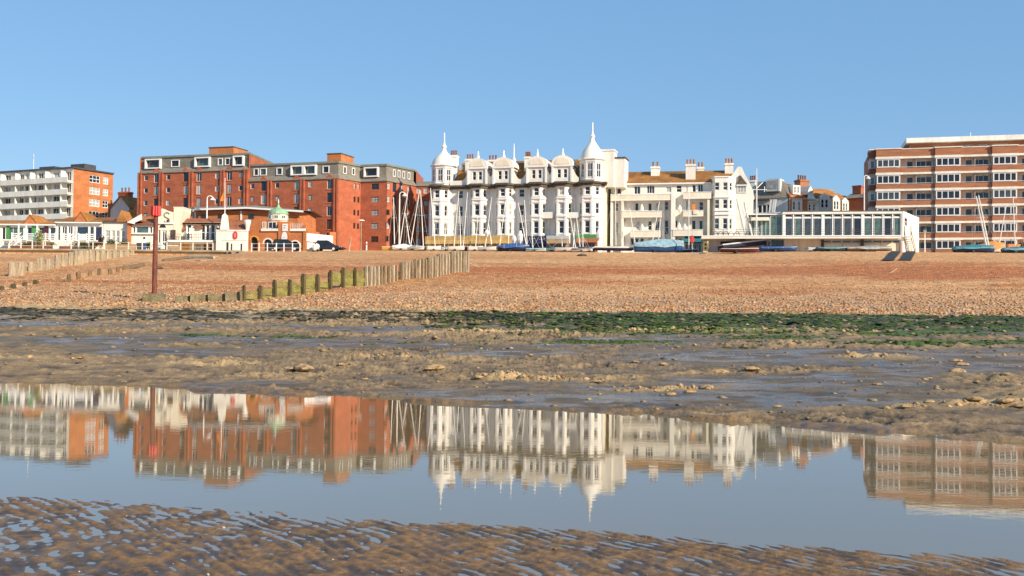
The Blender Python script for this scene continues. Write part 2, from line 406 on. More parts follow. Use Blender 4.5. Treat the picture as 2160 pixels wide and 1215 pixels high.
wet = np.where(far > .5, wet * (.25 + .75 * ss(.40, .54, fbm(X * 1.3, Y * 1.9, 5, 73, .6))), wet)
n1 = fbm(X * .35, Y * .9, 4, 71); n2 = fbm(X * .9, Y * 2.2, 4, 72)
def soft(v, a, b): return ss(a, b, v)
g_band = soft(X + 10 * (n1 - .5), -8, 3) * soft(Y + 14 * (n2 - .5) + 6 * (n1 - .5) + .10 * X, 43, 48) * (1 - soft(Y + 5 * (n1 - .5), 60.5, 63.5)) * soft(n2 + .5 * (n1 - .5) + .02 * np.clip(X, 0, 12), .34, .44)
brt = soft(n2, .42, .6) * soft(X, -2, 6)
g_pat = np.clip(.7 * blob(5, 41, 5, 2.2) + .7 * blob(16, 40, 7, 2.2) + blob(3.2, 34, 2.3, 1.1) + blob(13.5, 33.5, 3.2, 1.3) + blob(18, 34.5, 2.5, 1) + blob(9, 36.5, 2.5, .9) + blob(-7.8, 37, 1.5, .8) + blob(-11.5, 37.5, .9, .9) + blob(7.5, 45, 3, 1.6) - .30 + 1.5 * (n2 - .5), 0, 1) * soft(Y, 28, 31) * (1 - soft(Y, 46, 50))
wr = soft(n2 + .18 * (1 - soft(X, -24, -10)) * soft(Y, 50, 54) * (1 - soft(Y, 58, 61)), .60, .66) * soft(Y, 45, 49) * (1 - soft(Y, 59, 62)) * (1 - soft(X, -4, 8))
C = lerp3(C, lerp3(np.broadcast_to(wrack, C.shape), np.broadcast_to(alga, C.shape), np.clip(brt + .35 * (n2 > .5), 0, 1)), np.clip(g_band * soft(n2, .25, .38), 0, 1))
C = lerp3(C, np.broadcast_to(green, C.shape), np.clip(g_pat * 2.6, 0, 1) * .9)
C = lerp3(C, np.broadcast_to(wrack, C.shape), wr * .9)
wet = wet * (1 - .8 * np.clip(g_band + g_pat * 2 + wr, 0, 1))
Z += .05 * np.clip(g_band, 0, 1) * n2 + .07 * wr
MUD = nodes_ground('wet_mud', 24, .7, .03)
grid_obj('mud_flat', X, Y, Z, MUD, np.concatenate([C, wet[..., None]], -1))
_mud = (ys, X, Z)
def mud_z(x, y):
    i = int(np.searchsorted(ys, y)); i = min(max(i, 1), len(ys) - 1); r = X_mud[i]; j = int(np.searchsorted(r, x)); j = min(max(j, 0), len(r) - 1)
    return float(Z_mud[i, j])
X_mud, Z_mud, Yg_mud, gband_mud, gpat_mud, wr_mud, clay_mud = X, Z, Y, g_band, g_pat, wr, clay

# --- water lying in the pool and between the sand ripples
wm = bpy.data.materials.new('still_water'); wm.use_nodes = True
n = wm.node_tree.nodes; L = wm.node_tree.links; b = n['Principled BSDF']
b.inputs['Base Color'].default_value = (.20, .145, .065, 1); b.inputs['Roughness'].default_value = .02
b.inputs['IOR'].default_value = 2.7
tc = n.new('ShaderNodeTexCoord'); mp = n.new('ShaderNodeMapping'); mp.inputs['Scale'].default_value = (2.2, 5.0, 1)
no = n.new('ShaderNodeTexNoise'); no.inputs['Scale'].default_value = 1.6; no.inputs['Detail'].default_value = 4
bp = n.new('ShaderNodeBump'); bp.inputs['Strength'].default_value = .05; bp.inputs['Distance'].default_value = .008
L.new(tc.outputs['Object'], mp.inputs[0]); L.new(mp.outputs[0], no.inputs['Vector']); L.new(no.outputs[0], bp.inputs['Height']); L.new(bp.outputs[0], b.inputs['Normal'])
wo = MB().quad((-60, -29, 0), (60, -29, 0), (60, 30, 0), (-60, 30, 0)).build('tide_pool_water', wm); wo['kind'] = 'structure'

# --- shingle bank
def beach_z(x, y):
    z = gz(x, y)
    und = .09 * (fbm(x * .06, y * .16, 3, 91) - .5) + .10 * np.sin(y * .62 + 2.5 * fbm(x * .05, y * .05, 2, 94)) * ss(72, 82, y) * (1 - ss(125, 138, y)) + .05 * (fbm(x * .7, y * .9, 3, 92) - .5)
    toe = -.22 + .22 * ss(63.0, 65.0, y + 1.2 * (fbm(x * .3, y * 0 + 1, 3, 93) - .5)) + .04
    return z + np.where(y < 66, toe, .04) * (1 - ss(130, 147, y)) + und * ss(64, 70, y) * (1 - ss(140, 149, y))
tt = np.linspace(-1, 1, 420)
ys2 = np.concatenate([np.linspace(62.6, 80, 90, endpoint=False), np.linspace(80, 168, 170)])
Y, T = np.meshgrid(ys2, tt, indexing='ij'); X = (1.0 * Y + 15) * (.6 * T + .4 * T ** 5)
Z = beach_z(X, Y)
# a strip of the sheet's own height noise so that the stones catch the light
Z += .05 * (vn(X * 2.6, Y * 2.6, 95) - .5) * (1 - ss(144, 149, Y))
sh_a = np.array([.60, .325, .140]); sh_b = np.array([.48, .225, .080]); sh_r = np.array([.41, .135, .036]); sh_g = np.array([.39, .25, .145])
f1 = fbm(X * .08, Y * .22, 4, 101); f2 = fbm(X * .22, Y * .5, 4, 102)
C = lerp3(sh_b[None, None], sh_a[None, None], np.clip((f1 - .3) * 2.2, 0, 1))
C = lerp3(C, np.broadcast_to(sh_g, C.shape), np.clip(ss(86, 68, Y) * (.4 + f2), 0, 1) * .8)
yb = ycrest(X)
band = np.clip(1.25 * np.exp(-((Y - (108.5 + 7 * (f1 - .5))) / 8) ** 2), 0, 1) * ss(-34, -8, X)
streak = ss(.56, .66, fbm(X * .05 + Y * .05, Y * .20 - X * .02, 3, 103)) * ss(70, 85, Y) * (1 - ss(110, 135, Y))
C = lerp3(C, np.broadcast_to(sh_r, C.shape), np.clip(band * .95 + streak * .85, 0, 1))
C = lerp3(C, np.broadcast_to(sh_a, C.shape), ss(-20, -8, Y - yb) * .8)
SHING = nodes_ground('shingle', 1.2, .9, .08, vor=5.6)
grid_obj('shingle_beach', X, Y, Z, SHING, np.concatenate([C, np.zeros_like(Y)[..., None]], -1))

# --- promenade and the land behind it, out to the horizon
PROM = mat('promenade_paving', (.34, .28, .21), .85, .15, .4, .3, 6)
xs3 = np.concatenate([[-3000, -900, -350], np.linspace(-240, 240, 161), [350, 900, 3000]])
ys3 = np.concatenate([np.linspace(166.5, 215, 40), [300, 600, 3000]])
Y, X = np.meshgrid(ys3, xs3, indexing='ij'); Z = gz(X, Y) - .03
grid_obj('promenade', X, Y, Z, PROM)
# far wings of the shore beside the fan-shaped sheets
for nm, sgn in (('shore', -1), ('shore', 1)):
    yy = np.linspace(-30, 166.5, 60); xx = np.linspace(0, 1, 12)
    Y, U = np.meshgrid(yy, xx, indexing='ij'); ed = np.maximum(1.1 * np.maximum(Y, 3) + 12, 1) - 1.0
    ed = np.where(Y > 66, Y + 14, ed); X = sgn * (ed + U * 1500); Z = gz(X, Y) - .05
    Z = np.where(Y < 8, Z - .05, Z)
    if sgn < 0: X = X[:, ::-1]; Z = Z[:, ::-1]
    cc = np.ones(Y.shape + (4,)); cc[..., :3] = np.where((Y > 64)[..., None], sh_b, flat_c); cc[..., 3] = 0
    grid_obj(nm, X, Y, Z, SHING if False else MUD, cc)

# --- loose stones, weed and clods: real geometry too small to count
def scatter(name, P, size, flat, material, seed, ell=1.0):
    """many small irregular eight-sided lumps in one mesh"""
    rs = np.random.RandomState(seed); N = len(P)
    base = np.array([[1, 0, 0], [0, 1, 0], [-1, 0, 0], [0, -1, 0], [0, 0, 1], [0, 0, -1]], float)
    V = base[None] * (1 + .5 * (rs.rand(N, 6, 1) - .5))
    V[:, :, :2] += .3 * (rs.rand(N, 6, 2) - .5)
    V = V * size[:, None, None]; V[:, :, 2] *= flat; V[:, :, 0] *= ell
    a = rs.rand(N) * 6.283; c, s_ = np.cos(a)[:, None], np.sin(a)[:, None]
    x = V[:, :, 0] * c - V[:, :, 1] * s_; y = V[:, :, 0] * s_ + V[:, :, 1] * c; V[:, :, 0] = x; V[:, :, 1] = y
    V += P[:, None, :]
    tri = np.array([[0, 1, 4], [1, 2, 4], [2, 3, 4], [3, 0, 4], [1, 0, 5], [2, 1, 5], [3, 2, 5], [0, 3, 5]])
    F = (tri[None] + (np.arange(N) * 6)[:, None, None]).reshape(-1, 3)
    me = bpy.data.meshes.new(name); me.vertices.add(N * 6); me.vertices.foreach_set('co', V.astype(np.float32).ravel())
    me.loops.add(F.size); me.loops.foreach_set('vertex_index', F.ravel().astype(np.int32))
    me.polygons.add(len(F)); me.polygons.foreach_set('loop_start', np.arange(0, F.size, 3, dtype=np.int32)); me.polygons.foreach_set('loop_total', np.full(len(F), 3, np.int32))
    me.materials.append(material); me.update(calc_edges=True)
    o = bpy.data.objects.new(name, me); link(o); o['kind'] = 'stuff'
    return o
def varied(name, stops, vor, rough=.8):
    m = bpy.data.materials.new(name); m.use_nodes = True
    n = m.node_tree.nodes; L = m.node_tree.links; b = n['Principled BSDF']; b.inputs['Roughness'].default_value = rough; b.inputs['Specular IOR Level'].default_value = .25
    tc = n.new('ShaderNodeTexCoord'); vo = n.new('ShaderNodeTexVoronoi'); vo.inputs['Scale'].default_value = vor
    sp = n.new('ShaderNodeSeparateColor'); cr = n.new('ShaderNodeValToRGB'); e = cr.color_ramp.elements
    L.new(tc.outputs['Object'], vo.inputs[0]); L.new(vo.outputs['Color'], sp.inputs[0]); L.new(sp.outputs[0], cr.inputs[0]); L.new(cr.outputs[0], b.inputs[0])
    e[0].color = (*stops[0], 1); e[1].color = (*stops[-1], 1)
    for i in range(1, len(stops) - 1):
        q = e.new(i / (len(stops) - 1)); q.color = (*stops[i], 1)
    return m
rs = np.random.RandomState(3)
N = 24000; yy = 64 + 60 * rs.rand(N) ** 2.0; xx = (rs.rand(N) * 2 - 1) * (.56 * yy + 4)
zz = beach_z(xx, yy)
szs = (.04 + .065 * rs.rand(N) ** 2) * (1 + .6 * ss(95, 66, yy)); keep = zz > 0
scatter('shingle_pebbles', np.stack([xx, yy, zz + .02], -1)[keep], szs[keep], .6, varied('pebbles', [(.20, .10, .045), (.42, .21, .085), (.50, .28, .13), (.54, .37, .22), (.36, .16, .055)], 2.0), 5)
# weed on the flat
gi = np.argwhere((gband_mud > .3) & (Yg_mud > 40)); gp = np.argwhere(gpat_mud > .15); gw = np.argwhere(wr_mud > .5)
def pick(idx, k, seed):
    q = idx[np.random.RandomState(seed).randint(0, len(idx), k)]
    P = np.stack([X_mud[q[:, 0], q[:, 1]], Yg_mud[q[:, 0], q[:, 1]], Z_mud[q[:, 0], q[:, 1]]], -1)
    P[:, 0] += np.random.RandomState(seed + 1).randn(k) * .12; return P
SEAW = varied('green_seaweed', [(.022, .030, .008), (.045, .085, .012), (.085, .145, .020), (.035, .060, .010), (.08, .085, .02)], .9, .85)
WRK = varied('dark_wrack', [(.012, .012, .008), (.035, .038, .018), (.020, .030, .012), (.06, .05, .02)], 1.0, .5)
P = pick(gi, 6500, 21); scatter('seaweed', P, .05 + .16 * rs.rand(6500) ** 2, .22, SEAW, 6, 2.2)
P = pick(gi, 1800, 29); scatter('wrack', P, .06 + .14 * rs.rand(1800), .3, WRK, 26, 2.0)
P = pick(gp, 4500, 23); scatter('seaweed', P, .03 + .08 * rs.rand(4500), .22, SEAW, 7, 1.8)
if len(gw): P = pick(gw, 1600, 25); scatter('wrack', P, .05 + .12 * rs.rand(1600), .3, WRK, 8, 2.0)
gc = np.argwhere((clay_mud > .35) & (Yg_mud > 14)); CLAY = varied('clay_clods', [(.16, .10, .05), (.50, .33, .16), (.42, .28, .14), (.30, .20, .11)], 3, .85)
P = pick(gc, 900, 27); scatter('clay_clods', P, (.012 + .06 * rs.rand(900) ** 3) * np.clip(P[:, 1] / 22, .8, 2), .8, CLAY, 9, 1.4)
N = 2600; yy = 15 + 47 * rs.rand(N) ** 1.3; xx = (rs.rand(N) * 2 - 1) * (.56 * yy + 2)
zz = np.array([mud_z(a, c) for a, c in zip(xx, yy)]); k = zz > .03
scatter('mud_clods', np.stack([xx, yy, zz], -1)[k], ((.015 + .07 * rs.rand(N) ** 3) * np.clip(yy / 24, .7, 2.2))[k], .55, varied('mud_clods', [(.05, .04, .03), (.32, .22, .12), (.16, .12, .08), (.42, .29, .15)], 2, .8), 10, 1.5)
N = 420; yy = 4.2 + 4 * rs.rand(N); xx = (rs.rand(N) * 2 - 1) * (.55 * yy + .5); zz = np.array([mud_z(a, c) for a, c in zip(xx, yy)]); k = zz > .002
scatter('shell_fragments', np.stack([xx, yy, zz], -1)[k], (.004 + .011 * rs.rand(N) ** 3)[k], .5, varied('shell_fragments', [(.02, .015, .012), (.55, .50, .42), (.10, .07, .05), (.35, .22, .10)], 9, .6), 12, 1.4)
# single rocks that stand out on the flat
def rock_mesh(sd):
    r_ = random.Random(sd); b = MB()
    b.lathe(0, 0, [(.75, -.15), (1.0, .1), (.85, .38), (.42, .6)], 8); 
    b.v = [(x * (1 + .3 * (r_.random() - .5)), y * (1 + .3 * (r_.random() - .5)), z * (1 + .3 * (r_.random() - .5))) for x, y, z in b.v]
    return b.mesh('rock', CLAY)
RK = [rock_mesh(k) for k in range(4)]
for i, (px, py, wpx) in enumerate([(1490, 822, 40), (1455, 828, 34), (1415, 833, 30), (920, 779, 44), (905, 783, 24), (640, 783, 60), (610, 780, 24), (1585, 779, 34), (1520, 787, 44), (1340, 765, 18), (2030, 770, 34), (2020, 785, 44), (2015, 762, 30),
        (1840, 845, 26), (1910, 858, 30), (1870, 862, 26), (1960, 850, 30), (2055, 845, 40), (2120, 850, 44), (2150, 862, 30), (1850, 812, 20), (1960, 800, 16), (2120, 790, 22), (2060, 810, 18), (1400, 770, 24), (850, 672, 26), (1130, 655, 12), (1270, 655, 10),
        (720, 772, 20), (1010, 800, 26), (770, 800, 18), (250, 795, 16), (1640, 858, 20), (1260, 805, 22), (420, 775, 18), (1120, 752, 16), (170, 760, 14)]):
    Yr = 14.0
    for yy_ in np.linspace(13, 63, 600):
        q = pt(px, py, yy_)
        if q.z <= mud_z(q.x, yy_): Yr = yy_; break
    q = pt(px, py, Yr); s_ = wpx / FOC * Yr * .5
    o = bpy.data.objects.new('rock', RK[i % 4]); link(o); o.location = (q.x, q.y, mud_z(q.x, q.y) - .02 * s_); o.scale = (s_, s_ * .7, s_ * .55); o.rotation_euler.z = R.random() * 6
    lb = {1490: 'largest tan lump crowning the clay ridge right of centre above the pool', 920: 'broad tan rock alone on the flat below the hotel tower', 640: 'long low tan rock on the flat left of centre', 1520: 'flat tan rock on the wet flat above the clay ridge',
          2020: 'wide tan rock in the loose trio on the right of the flat', 2120: 'wide tan rock near the right edge just above the pool', 1340: 'small tan rock alone on the flat between the green weed and the clay ridge', 850: 'dark edged rock at the left end of the weed band'}.get(px if (px, py) != (2120, 790) else 0)
    if lb: tag(o, lb, 'rock')
    else: tag(o, 'small tan lump of rock lying on the wet mud flat', 'rock', 'rocks lying on the mud flat')
# ================================================================== LEFT: balcony flats, brick complex, beach cafes
def solid(root, pts, z0, z1, m, name='back_wall', skip=(), roof=None, roofname='roof'):
    """plain walls of a footprint (world points), leaving out the edges that have a facade, plus a flat roof"""
    b = MB(); n = len(pts); ox, oy = root.location.x, root.location.y
    for i in range(n):
        if i in skip: continue
        a, c = pts[i], pts[(i + 1) % n]
        b.quad((a[0] - ox, a[1] - oy, z0), (c[0] - ox, c[1] - oy, z0), (c[0] - ox, c[1] - oy, z1), (a[0] - ox, a[1] - oy, z1))
    if b.v: b.build(name, m, root)
    if roof: MB().quad(*[(p[0] - ox, p[1] - oy, z1) for p in pts]).build(roofname, roof, root)

def W2(F, s, y=0.0):
    p = F.O + F.u * s + F.n * y; return (p.x, p.y)

def balcony_flats():
    t = thing('apartment_block', 'pale five storey apartment block with long white balconies and a brick end wall', 'building', (-100, 205, 11.4))
    A = pxface(t, 0, 208, 153, 200); B = Face(t, W2(A, A.len), (X_at(236, 208.5), 208.5))
    sl, L = -9.0, A.len
    zt = A.z(120, 357.5); zb = 0
    bb = [(A.z(153, 425 / 4.5 + 290), A.z(153, 375 / 4.5 + 290)), (A.z(153, 410), A.z(153, 400)), (A.z(153, 434), A.z(153, 424)), (A.z(153, 458.5), A.z(153, 449))]
    H = bb[0][0] - bb[1][0]
    mb = MB(A); wins = []
    cols = [(-35, 2.2), (-10, 1.6), (17, 1.5), (45, 1.4), (57, .9), (74, .8), (86, 1.4), (119, 1.5), (145, 1.2)]
    for k in range(5):
        z0 = bb[0][0] - k * H + .25
        for px, w in cols:
            s = A.s(px, 390); wins.append((s - w / 2, s + w / 2, z0 + .15, z0 + 1.95, dict(nv=2 if w > 1 else 1, frame=TRIM)))
    facade(mb, A, sl, L, zb, zt, wins); mb.build('wall', WHITE, t)
    for k in range(5):
        a = bb[0][0] - k * H; b_ = MB(A); b_.box(sl, L - .15, -1.3, -.003, a - .12, a)
        p = b_.build('balcony', TRIM, t)
        MB(A).box(sl, L - .1, -1.4, -1.28, a - .1, a + .95).build('parapet', WHITE, p)
        for q in range(7):
            s = sl + (L - sl) * (q + .5) / 7
            MB(A).box(s - .05, s + .05, -1.26, -.003, a + .003, a + H - .14).build('screen', WHITE, p)
    mb = MB(B); wins = []
    for k in range(5):
        z0 = bb[0][0] - k * H + .45
        for px, w in ((200, 2.6), (223, 1.4)):
            s = B.s(px, 390); wins.append((s - w / 2, s + w / 2, z0, z0 + 1.5, dict(nv=3 if w > 2 else 2, nh=2, fw=.12)))
    facade(mb, B, 0, B.len, zb, zt, wins); mb.build('brick_end_wall', BRICK2, t)
    back = [W2(A, sl), W2(A, L), W2(B, B.len), W2(B, B.len, 14 * 0) , W2(A, sl, 10)]
    solid(t, [W2(A, sl), W2(A, L), W2(B, B.len), W2(A, sl, 10)], zb, zt, BRICK2, skip=(0, 1))
    r = MB(); ox, oy = t.location.x, t.location.y
    r.prism([(p[0] - ox, p[1] - oy) for p in (W2(A, sl, -.5), W2(A, L + .3, -.5), W2(B, B.len, -.3), W2(A, sl, 10))], zt, zt + .28).build('roof', DGREY, t)
    for l, tp, rr, bt in ((149, 346, 178, 357), (83, 351.5, 115, 359)):
        s0, s1, z0, z1 = A.P(l, tp, rr, bt, 3); MB(A).box(s0, s1, 3, 6, zt + .2, z1).build('roof_plant_room', DGREY, t)
    s, z1 = A.sz(104, 325, 4); m_ = MB(A); p0 = A.w(s, 4, zt); p1 = A.w(s, 4, z1); m_.tube(p0, p1, .05)
    m_.tube(A.w(s - .5, 4, z1 - .6), A.w(s + .4, 4, z1 - .6), .04); m_.build('aerial', TRIM, t)

def inset(pts, d):
    out = []
    for i, p in enumerate(pts):
        p = Vector(p); ns = []
        if i > 0: a = (p - Vector(pts[i - 1])).normalized(); ns.append(Vector((-a.y, a.x)))
        if i < len(pts) - 1: a = (Vector(pts[i + 1]) - p).normalized(); ns.append(Vector((-a.y, a.x)))
        if len(ns) == 2:
            m = (ns[0] + ns[1]).normalized(); q = p + m * (d / max(.35, m.dot(ns[0])))
        else: q = p + ns[0] * d
        out.append((q.x, q.y))
    return out

def brick_complex():
    t = thing('brick_apartment_complex', 'huge red brick apartment complex with grey slate attic storeys and rows of dark windows', 'building', (-55, 186, 11.5))
    ox, oy = t.location.x, t.location.y
    pA, pB, pC, pD, pE, pF, pG = [(X_at(px, Y), Y) for px, Y in ((292, 191), (523, 184.5), (713, 179), (759, 183.5), (815, 181.8), (876, 189), (912, 188.5))]
    FA = Face(t, pA, pB); FB = Face(t, pB, pC); FC = Face(t, pC, pD); FD = Face(t, pD, pE); FE = Face(t, pE, pF); FG = Face(t, pF, pG)
    zA = FA.z(410, 361.5); zB = FB.z(620, 379); H = 2.36
    tA = FA.z(410, 325.5); tB = FB.z(620, 342.5); tG = FG.z(890, 384)
    wall = MB(FA)
    def rows(F, zt, px, kind, n, y0=None):
        out = []; s = F.s(px, 420)
        for k in range(n):
            z = zt - k * H
            if kind == 's': out.append((s - .42, s + .42, z - 1.42, z - .42, dict(nv=1, frame=R.choice([DGREY, TRIM, TRIM]), fw=.08, pane=R.choice([G_C, G_C, G_M, G_D]))))
            elif kind == 't': out.append((s - .52, s + .52, z - 1.85, z - .12, dict(nv=2, nh=1, frame=R.choice([DGREY, DGREY, TRIM]), fw=.06, pane=R.choice([G_D, G_D, G_M, G_C]))))
            elif kind == 'w': out.append((s - .75, s + .75, z - 1.5, z - .45, dict(nv=2, nh=2, frame=DGREY, fw=.06)))
            elif kind == 'n': out.append((s - .25, s + .25, z - 1.5, z - .5, dict(nv=1, frame=DGREY, fw=.05)))
        return out
    wins = []
    for px in (307, 354, 457, 507): wins += rows(FA, zA, px, 's', 6)
    for px in (329, 391, 419, 483): wins += rows(FA, zA, px, 't', 6)
    facade(wall, FA, 0, FA.len, 0, zA, wins)
    wins = []
    for px in (532, 584, 654): wins += rows(FB, zB, px, 's', 5)
    for px in (555.5, 625, 695): wins += rows(FB, zB, px, 't', 5)
    facade(wall, FB, 0, FB.len, 0, zB, wins)
    facade(wall, FC, 0, FC.len, 0, zB, rows(FC, zB, 748, 'n', 4) + rows(FC, zB, 756, 'n', 4))
    facade(wall, FD, 0, FD.len, 0, zB, rows(FD, zB, 791, 'w', 5))
    facade(wall, FE, 0, FE.len, 0, zB, sum([rows(FE, zB, px, 's' if i != 1 else 't', 5) for i, px in enumerate((819, 832, 846, 862))], []))
    facade(wall, FG, 0, FG.len, 0, zB, rows(FG, zB, 883, 's', 5) + rows(FG, zB, 898, 's', 5))
    wall.build('wall', BRICK, t)
    # paired brick ribs
    for F, zt, pxs in ((FA, zA, (295, 340, 403, 469, 519)), (FB, zB, (569, 638, 709))):
        for px in pxs:
            s = F.s(px, 430); m = MB(F)
            for d in (-.42, .12): m.box(s + d, s + d + .3, -.28, -.002, 0, zt + .1)
            m.build('pilaster', BRICK, t)
    for F, zt, pxs, zoff in ((FA, zA, (329, 391, 419, 483), 0), (FB, zB, (555.5, 625, 695), 0)):      # tall windows end in brick gablets
        for px in pxs:
            s = F.s(px, 380); MB(F).ext([(s - .8, zt - .05), (s + .8, zt - .05), (s + .8, zt + .15), (s, zt + .85), (s - .8, zt + .15)], -.06, .5).build('gablet', BRICK, t)
            for k in range(5): 
                z = zt - k * H - 1.85; MB(F).box(s - .62, s + .62, -.08, -.003, z - .16, z - .004).build('sill', BRICK2, t)
    # slate attic: skirt, wall, roof
    def attic(pts, faces, zt, ztop, wlist, endL, endR):
        ins = inset(pts, .55); ins2 = inset(pts, .95); out = inset(pts, -.18)
        sk = MB()
        for i in range(len(pts) - 1):
            a, b2, c, d = out[i], out[i + 1], ins[i + 1], ins[i]
            sk.quad((a[0] - ox, a[1] - oy, zt), (b2[0] - ox, b2[1] - oy, zt), (c[0] - ox, c[1] - oy, zt + .85), (d[0] - ox, d[1] - oy, zt + .85))
            sk.quad((a[0] - ox, a[1] - oy, zt - .12), (b2[0] - ox, b2[1] - oy, zt - .12), (b2[0] - ox, b2[1] - oy, zt), (a[0] - ox, a[1] - oy, zt))
        sk.build('slate_skirt', SLATE, t)
        aw = MB()
        for i in range(len(pts) - 1):
            F = Face(t, ins[i], ins[i + 1]); aw.F = F
            wins = []
            for px, wpx, kind in wlist.get(i, []):
                s = F.s(px, 345); w = wpx / FOC * 184 
                if kind == 'B': r = (s - w / 2, s + w / 2, zt + 1.0, ztop - .75)
                else: r = (s - w / 2, s + w / 2, zt + 1.15, zt + 2.2)
                wins.append(r)
                m = MB(F); a, b_, c, d = r; g = .22 if kind == 'B' else .13
                for q in ((a - g, a - .004, c - g, d + g), (b_ + .004, b_ + g, c - g, d + g), (a - .004, b_ + .004, c - g, c - .004), (a - .004, b_ + .004, d + .004, d + g)):
                    m.box(q[0], q[1], -.55 if kind == 'B' else -.12, .2, q[2], q[3])
                m.build('window_surround', TRIM, t)
                window(F, r, DGREY, nv=3 if w > 2 else (2 if w > .8 else 1), fw=.06, y=.1, pane=R.choice([G_D, G_G, G_D, G_M]))
            aw.wall(0, F.len, zt + .85, ztop - .35, [q[:4] for q in wins])
        aw.build('attic_wall', SLATE, t)
        back = [(ins2[-1][0] + 1, ins2[-1][1] + 13), (ins2[0][0] + 2, ins2[0][1] + 13)]
        loop = inset(pts, .35) + back
        MB().prism([(p[0] - ox, p[1] - oy) for p in loop], ztop - .35, ztop).build('roof', SLATE2, t)
        bk = [pts[-1]] + [(p[0], p[1]) for p in back] + [pts[0]]
        b = MB()
        for a, c in zip(bk[:-1], bk[1:]): b.quad((a[0] - ox, a[1] - oy, 0), (c[0] - ox, c[1] - oy, 0), (c[0] - ox, c[1] - oy, ztop - .2), (a[0] - ox, a[1] - oy, ztop - .2))
        b.build('back_wall', BRICK, t)
    attic([pA, pB], [FA], zA, tA, {0: [(325, 34, 'B'), (370, 18, 's'), (429, 32, 'B'), (465, 9, 's'), (480, 9, 's'), (505, 20, 'B')]}, 1, 1)
    attic([pB, pC, pD, pE, pF], None, zB, tB, {0: [(541, 9, 's'), (556, 13, 's'), (590, 11, 's'), (629, 24, 'B'), (656, 24, 'B'), (688, 12, 's')],
          1: [(727, 6, 's'), (745, 6, 's')], 2: [(785, 28, 'B')], 3: [(831, 5, 's'), (841, 5, 's'), (851, 5, 's'), (862, 5, 's')]}, 1, 1)
    attic([pF, pG], None, zB, tG, {}, 1, 1)
    # brick lift towers on the roofs
    for F, l, tp, r, bt, dep in ((FA, 441, 309.5, 492, 325, 5), (FB, 690, 323, 719, 346, 5)):
        s0, s1, z0, z1 = F.P(l, tp, r, bt, 3); zz = tA if F is FA else tB
        o = MB(F).box(s0, s1, 3, 3 + dep, zz - .3, z1 - .15).build('lift_tower', BRICK2, t)
        MB(F).box(s0 - .1, s1 + .1, 2.9, 3.1 + dep, z1 - .15, z1).build('coping', EAVES, o)
brick_complex(); balcony_flats()

# --- small houses between the flats and the brick complex
def gap_house():
    t = thing('gable_house', 'small grey gabled house with a brick chimney squeezed between the two tall blocks', 'house', (-77, 203, 11.4))
    F = pxface(t, 232, 203, 272, 201); s0, s1 = 0, F.len; ze = F.z(250, 440); zr = F.z(250, 415); m = (s0 + s1) / 2
    MB(F).ext([(s0, 0), (s1, 0), (s1, ze), (m + .2, zr), (s0, ze)], 0, 8).build('wall', WGREY, t)
    r = MB(F)
    for a, b in ((s0 - .3, m + .2), (s1 + .3, m + .2)): r.ext([(a, ze - .15), (b, zr), (b, zr + .2), (a, ze + .05)], -.25, 8.2)
    r.build('roof', TILE, t)
    chimney(t, F, 249, 404.5, 271, 425, 2, 1.2, BRICK, 3)
    t = thing('turret_house', 'low house with a small orange tiled dome on a white drum', 'house', (-74, 196, 11.4))
    F = pxface(t, 266, 195, 296, 194); c = F.len / 2; zb = F.z(281, 452); z1 = F.z(281, 441)
    MB(F).box(0, F.len, 0, 6, 0, zb - .2).build('wall', BRICK2, t)
    MB(F).lathe(F.w(c, 1.5, 0)[0], F.w(c, 1.5, 0)[1], [(0, 0)], 3) if False else None
    cx, cy, _ = F.w(c - .2, 2, 0)
    MB().lathe(cx, cy, [(1.15, zb - .3), (1.15, z1 - .2), (1.3, z1)], 10).build('drum', TRIM, t)
    MB().lathe(cx, cy, [(1.15, z1), (1.1, z1 + .4), (.8, z1 + .95), (.35, z1 + 1.25), (.04, z1 + 1.4)], 10).build('dome', ORANGE if False else TILE, t)
    MB(F).ext([(-1.5, zb - .2), (F.len + .5, zb - .2), (F.len - .8, zb + .9), (.2, zb + .9)], .5, 5.5).build('roof', TILE, t)
gap_house()

# --- the row of beach cafes behind the sea wall
def rail_run(parent_t, F, s0, s1, y, z, h=.95, n=3, posts=2, m=TRIM):
    r = MB(F)
    for k in range(n):
        zz = z + h * (k + 1) / n; r.box(s0, s1, y, y + .06, zz - .16, zz)
    o = r.build('railing', m, parent_t)
    for q in range(posts + 1):
        s = s0 + (s1 - s0) * q / posts; MB(F).box(s - .07, s + .07, y - .035, y + .09, z - .9, z + h + .12).build('post', m, o)
    return o
def stairs(parent_t, F, sb, st, yb, zb, zt, w=1.5, m=TRIM):
    """white wooden steps that come down towards the beach and sideways"""
    o = None; n = 7; tr = MB(F)
    for k in range(n):
        f = (k + .5) / n; tr.box(sb + (st - sb) * f - .25, sb + (st - sb) * f + .25, yb - w, yb, zb + (zt - zb) * f - .03, zb + (zt - zb) * f + .03)
    o = tr.build('steps', m, parent_t)
    for y in (yb - w, yb):
        b = MB(F); b.ext([(sb - .15, zb), (sb + .15, zb), (st + .15, zt), (st - .15, zt)], y - .04, y + .04)
        b.ext([(sb - .1, zb + .95), (sb + .1, zb + .95), (st + .1, zt + .95), (st - .1, zt + .95)], y - .04, y + .04)
        b.ext([(sb - .1, zb + .48), (sb + .08, zb + .48), (st + .08, zt + .48), (st - .1, zt + .48)], y - .03, y + .03)
        b.box(sb - .08, sb + .08, y - .05, y + .05, zb - .3, zb + 1.05).build('stair_rail', m, o)
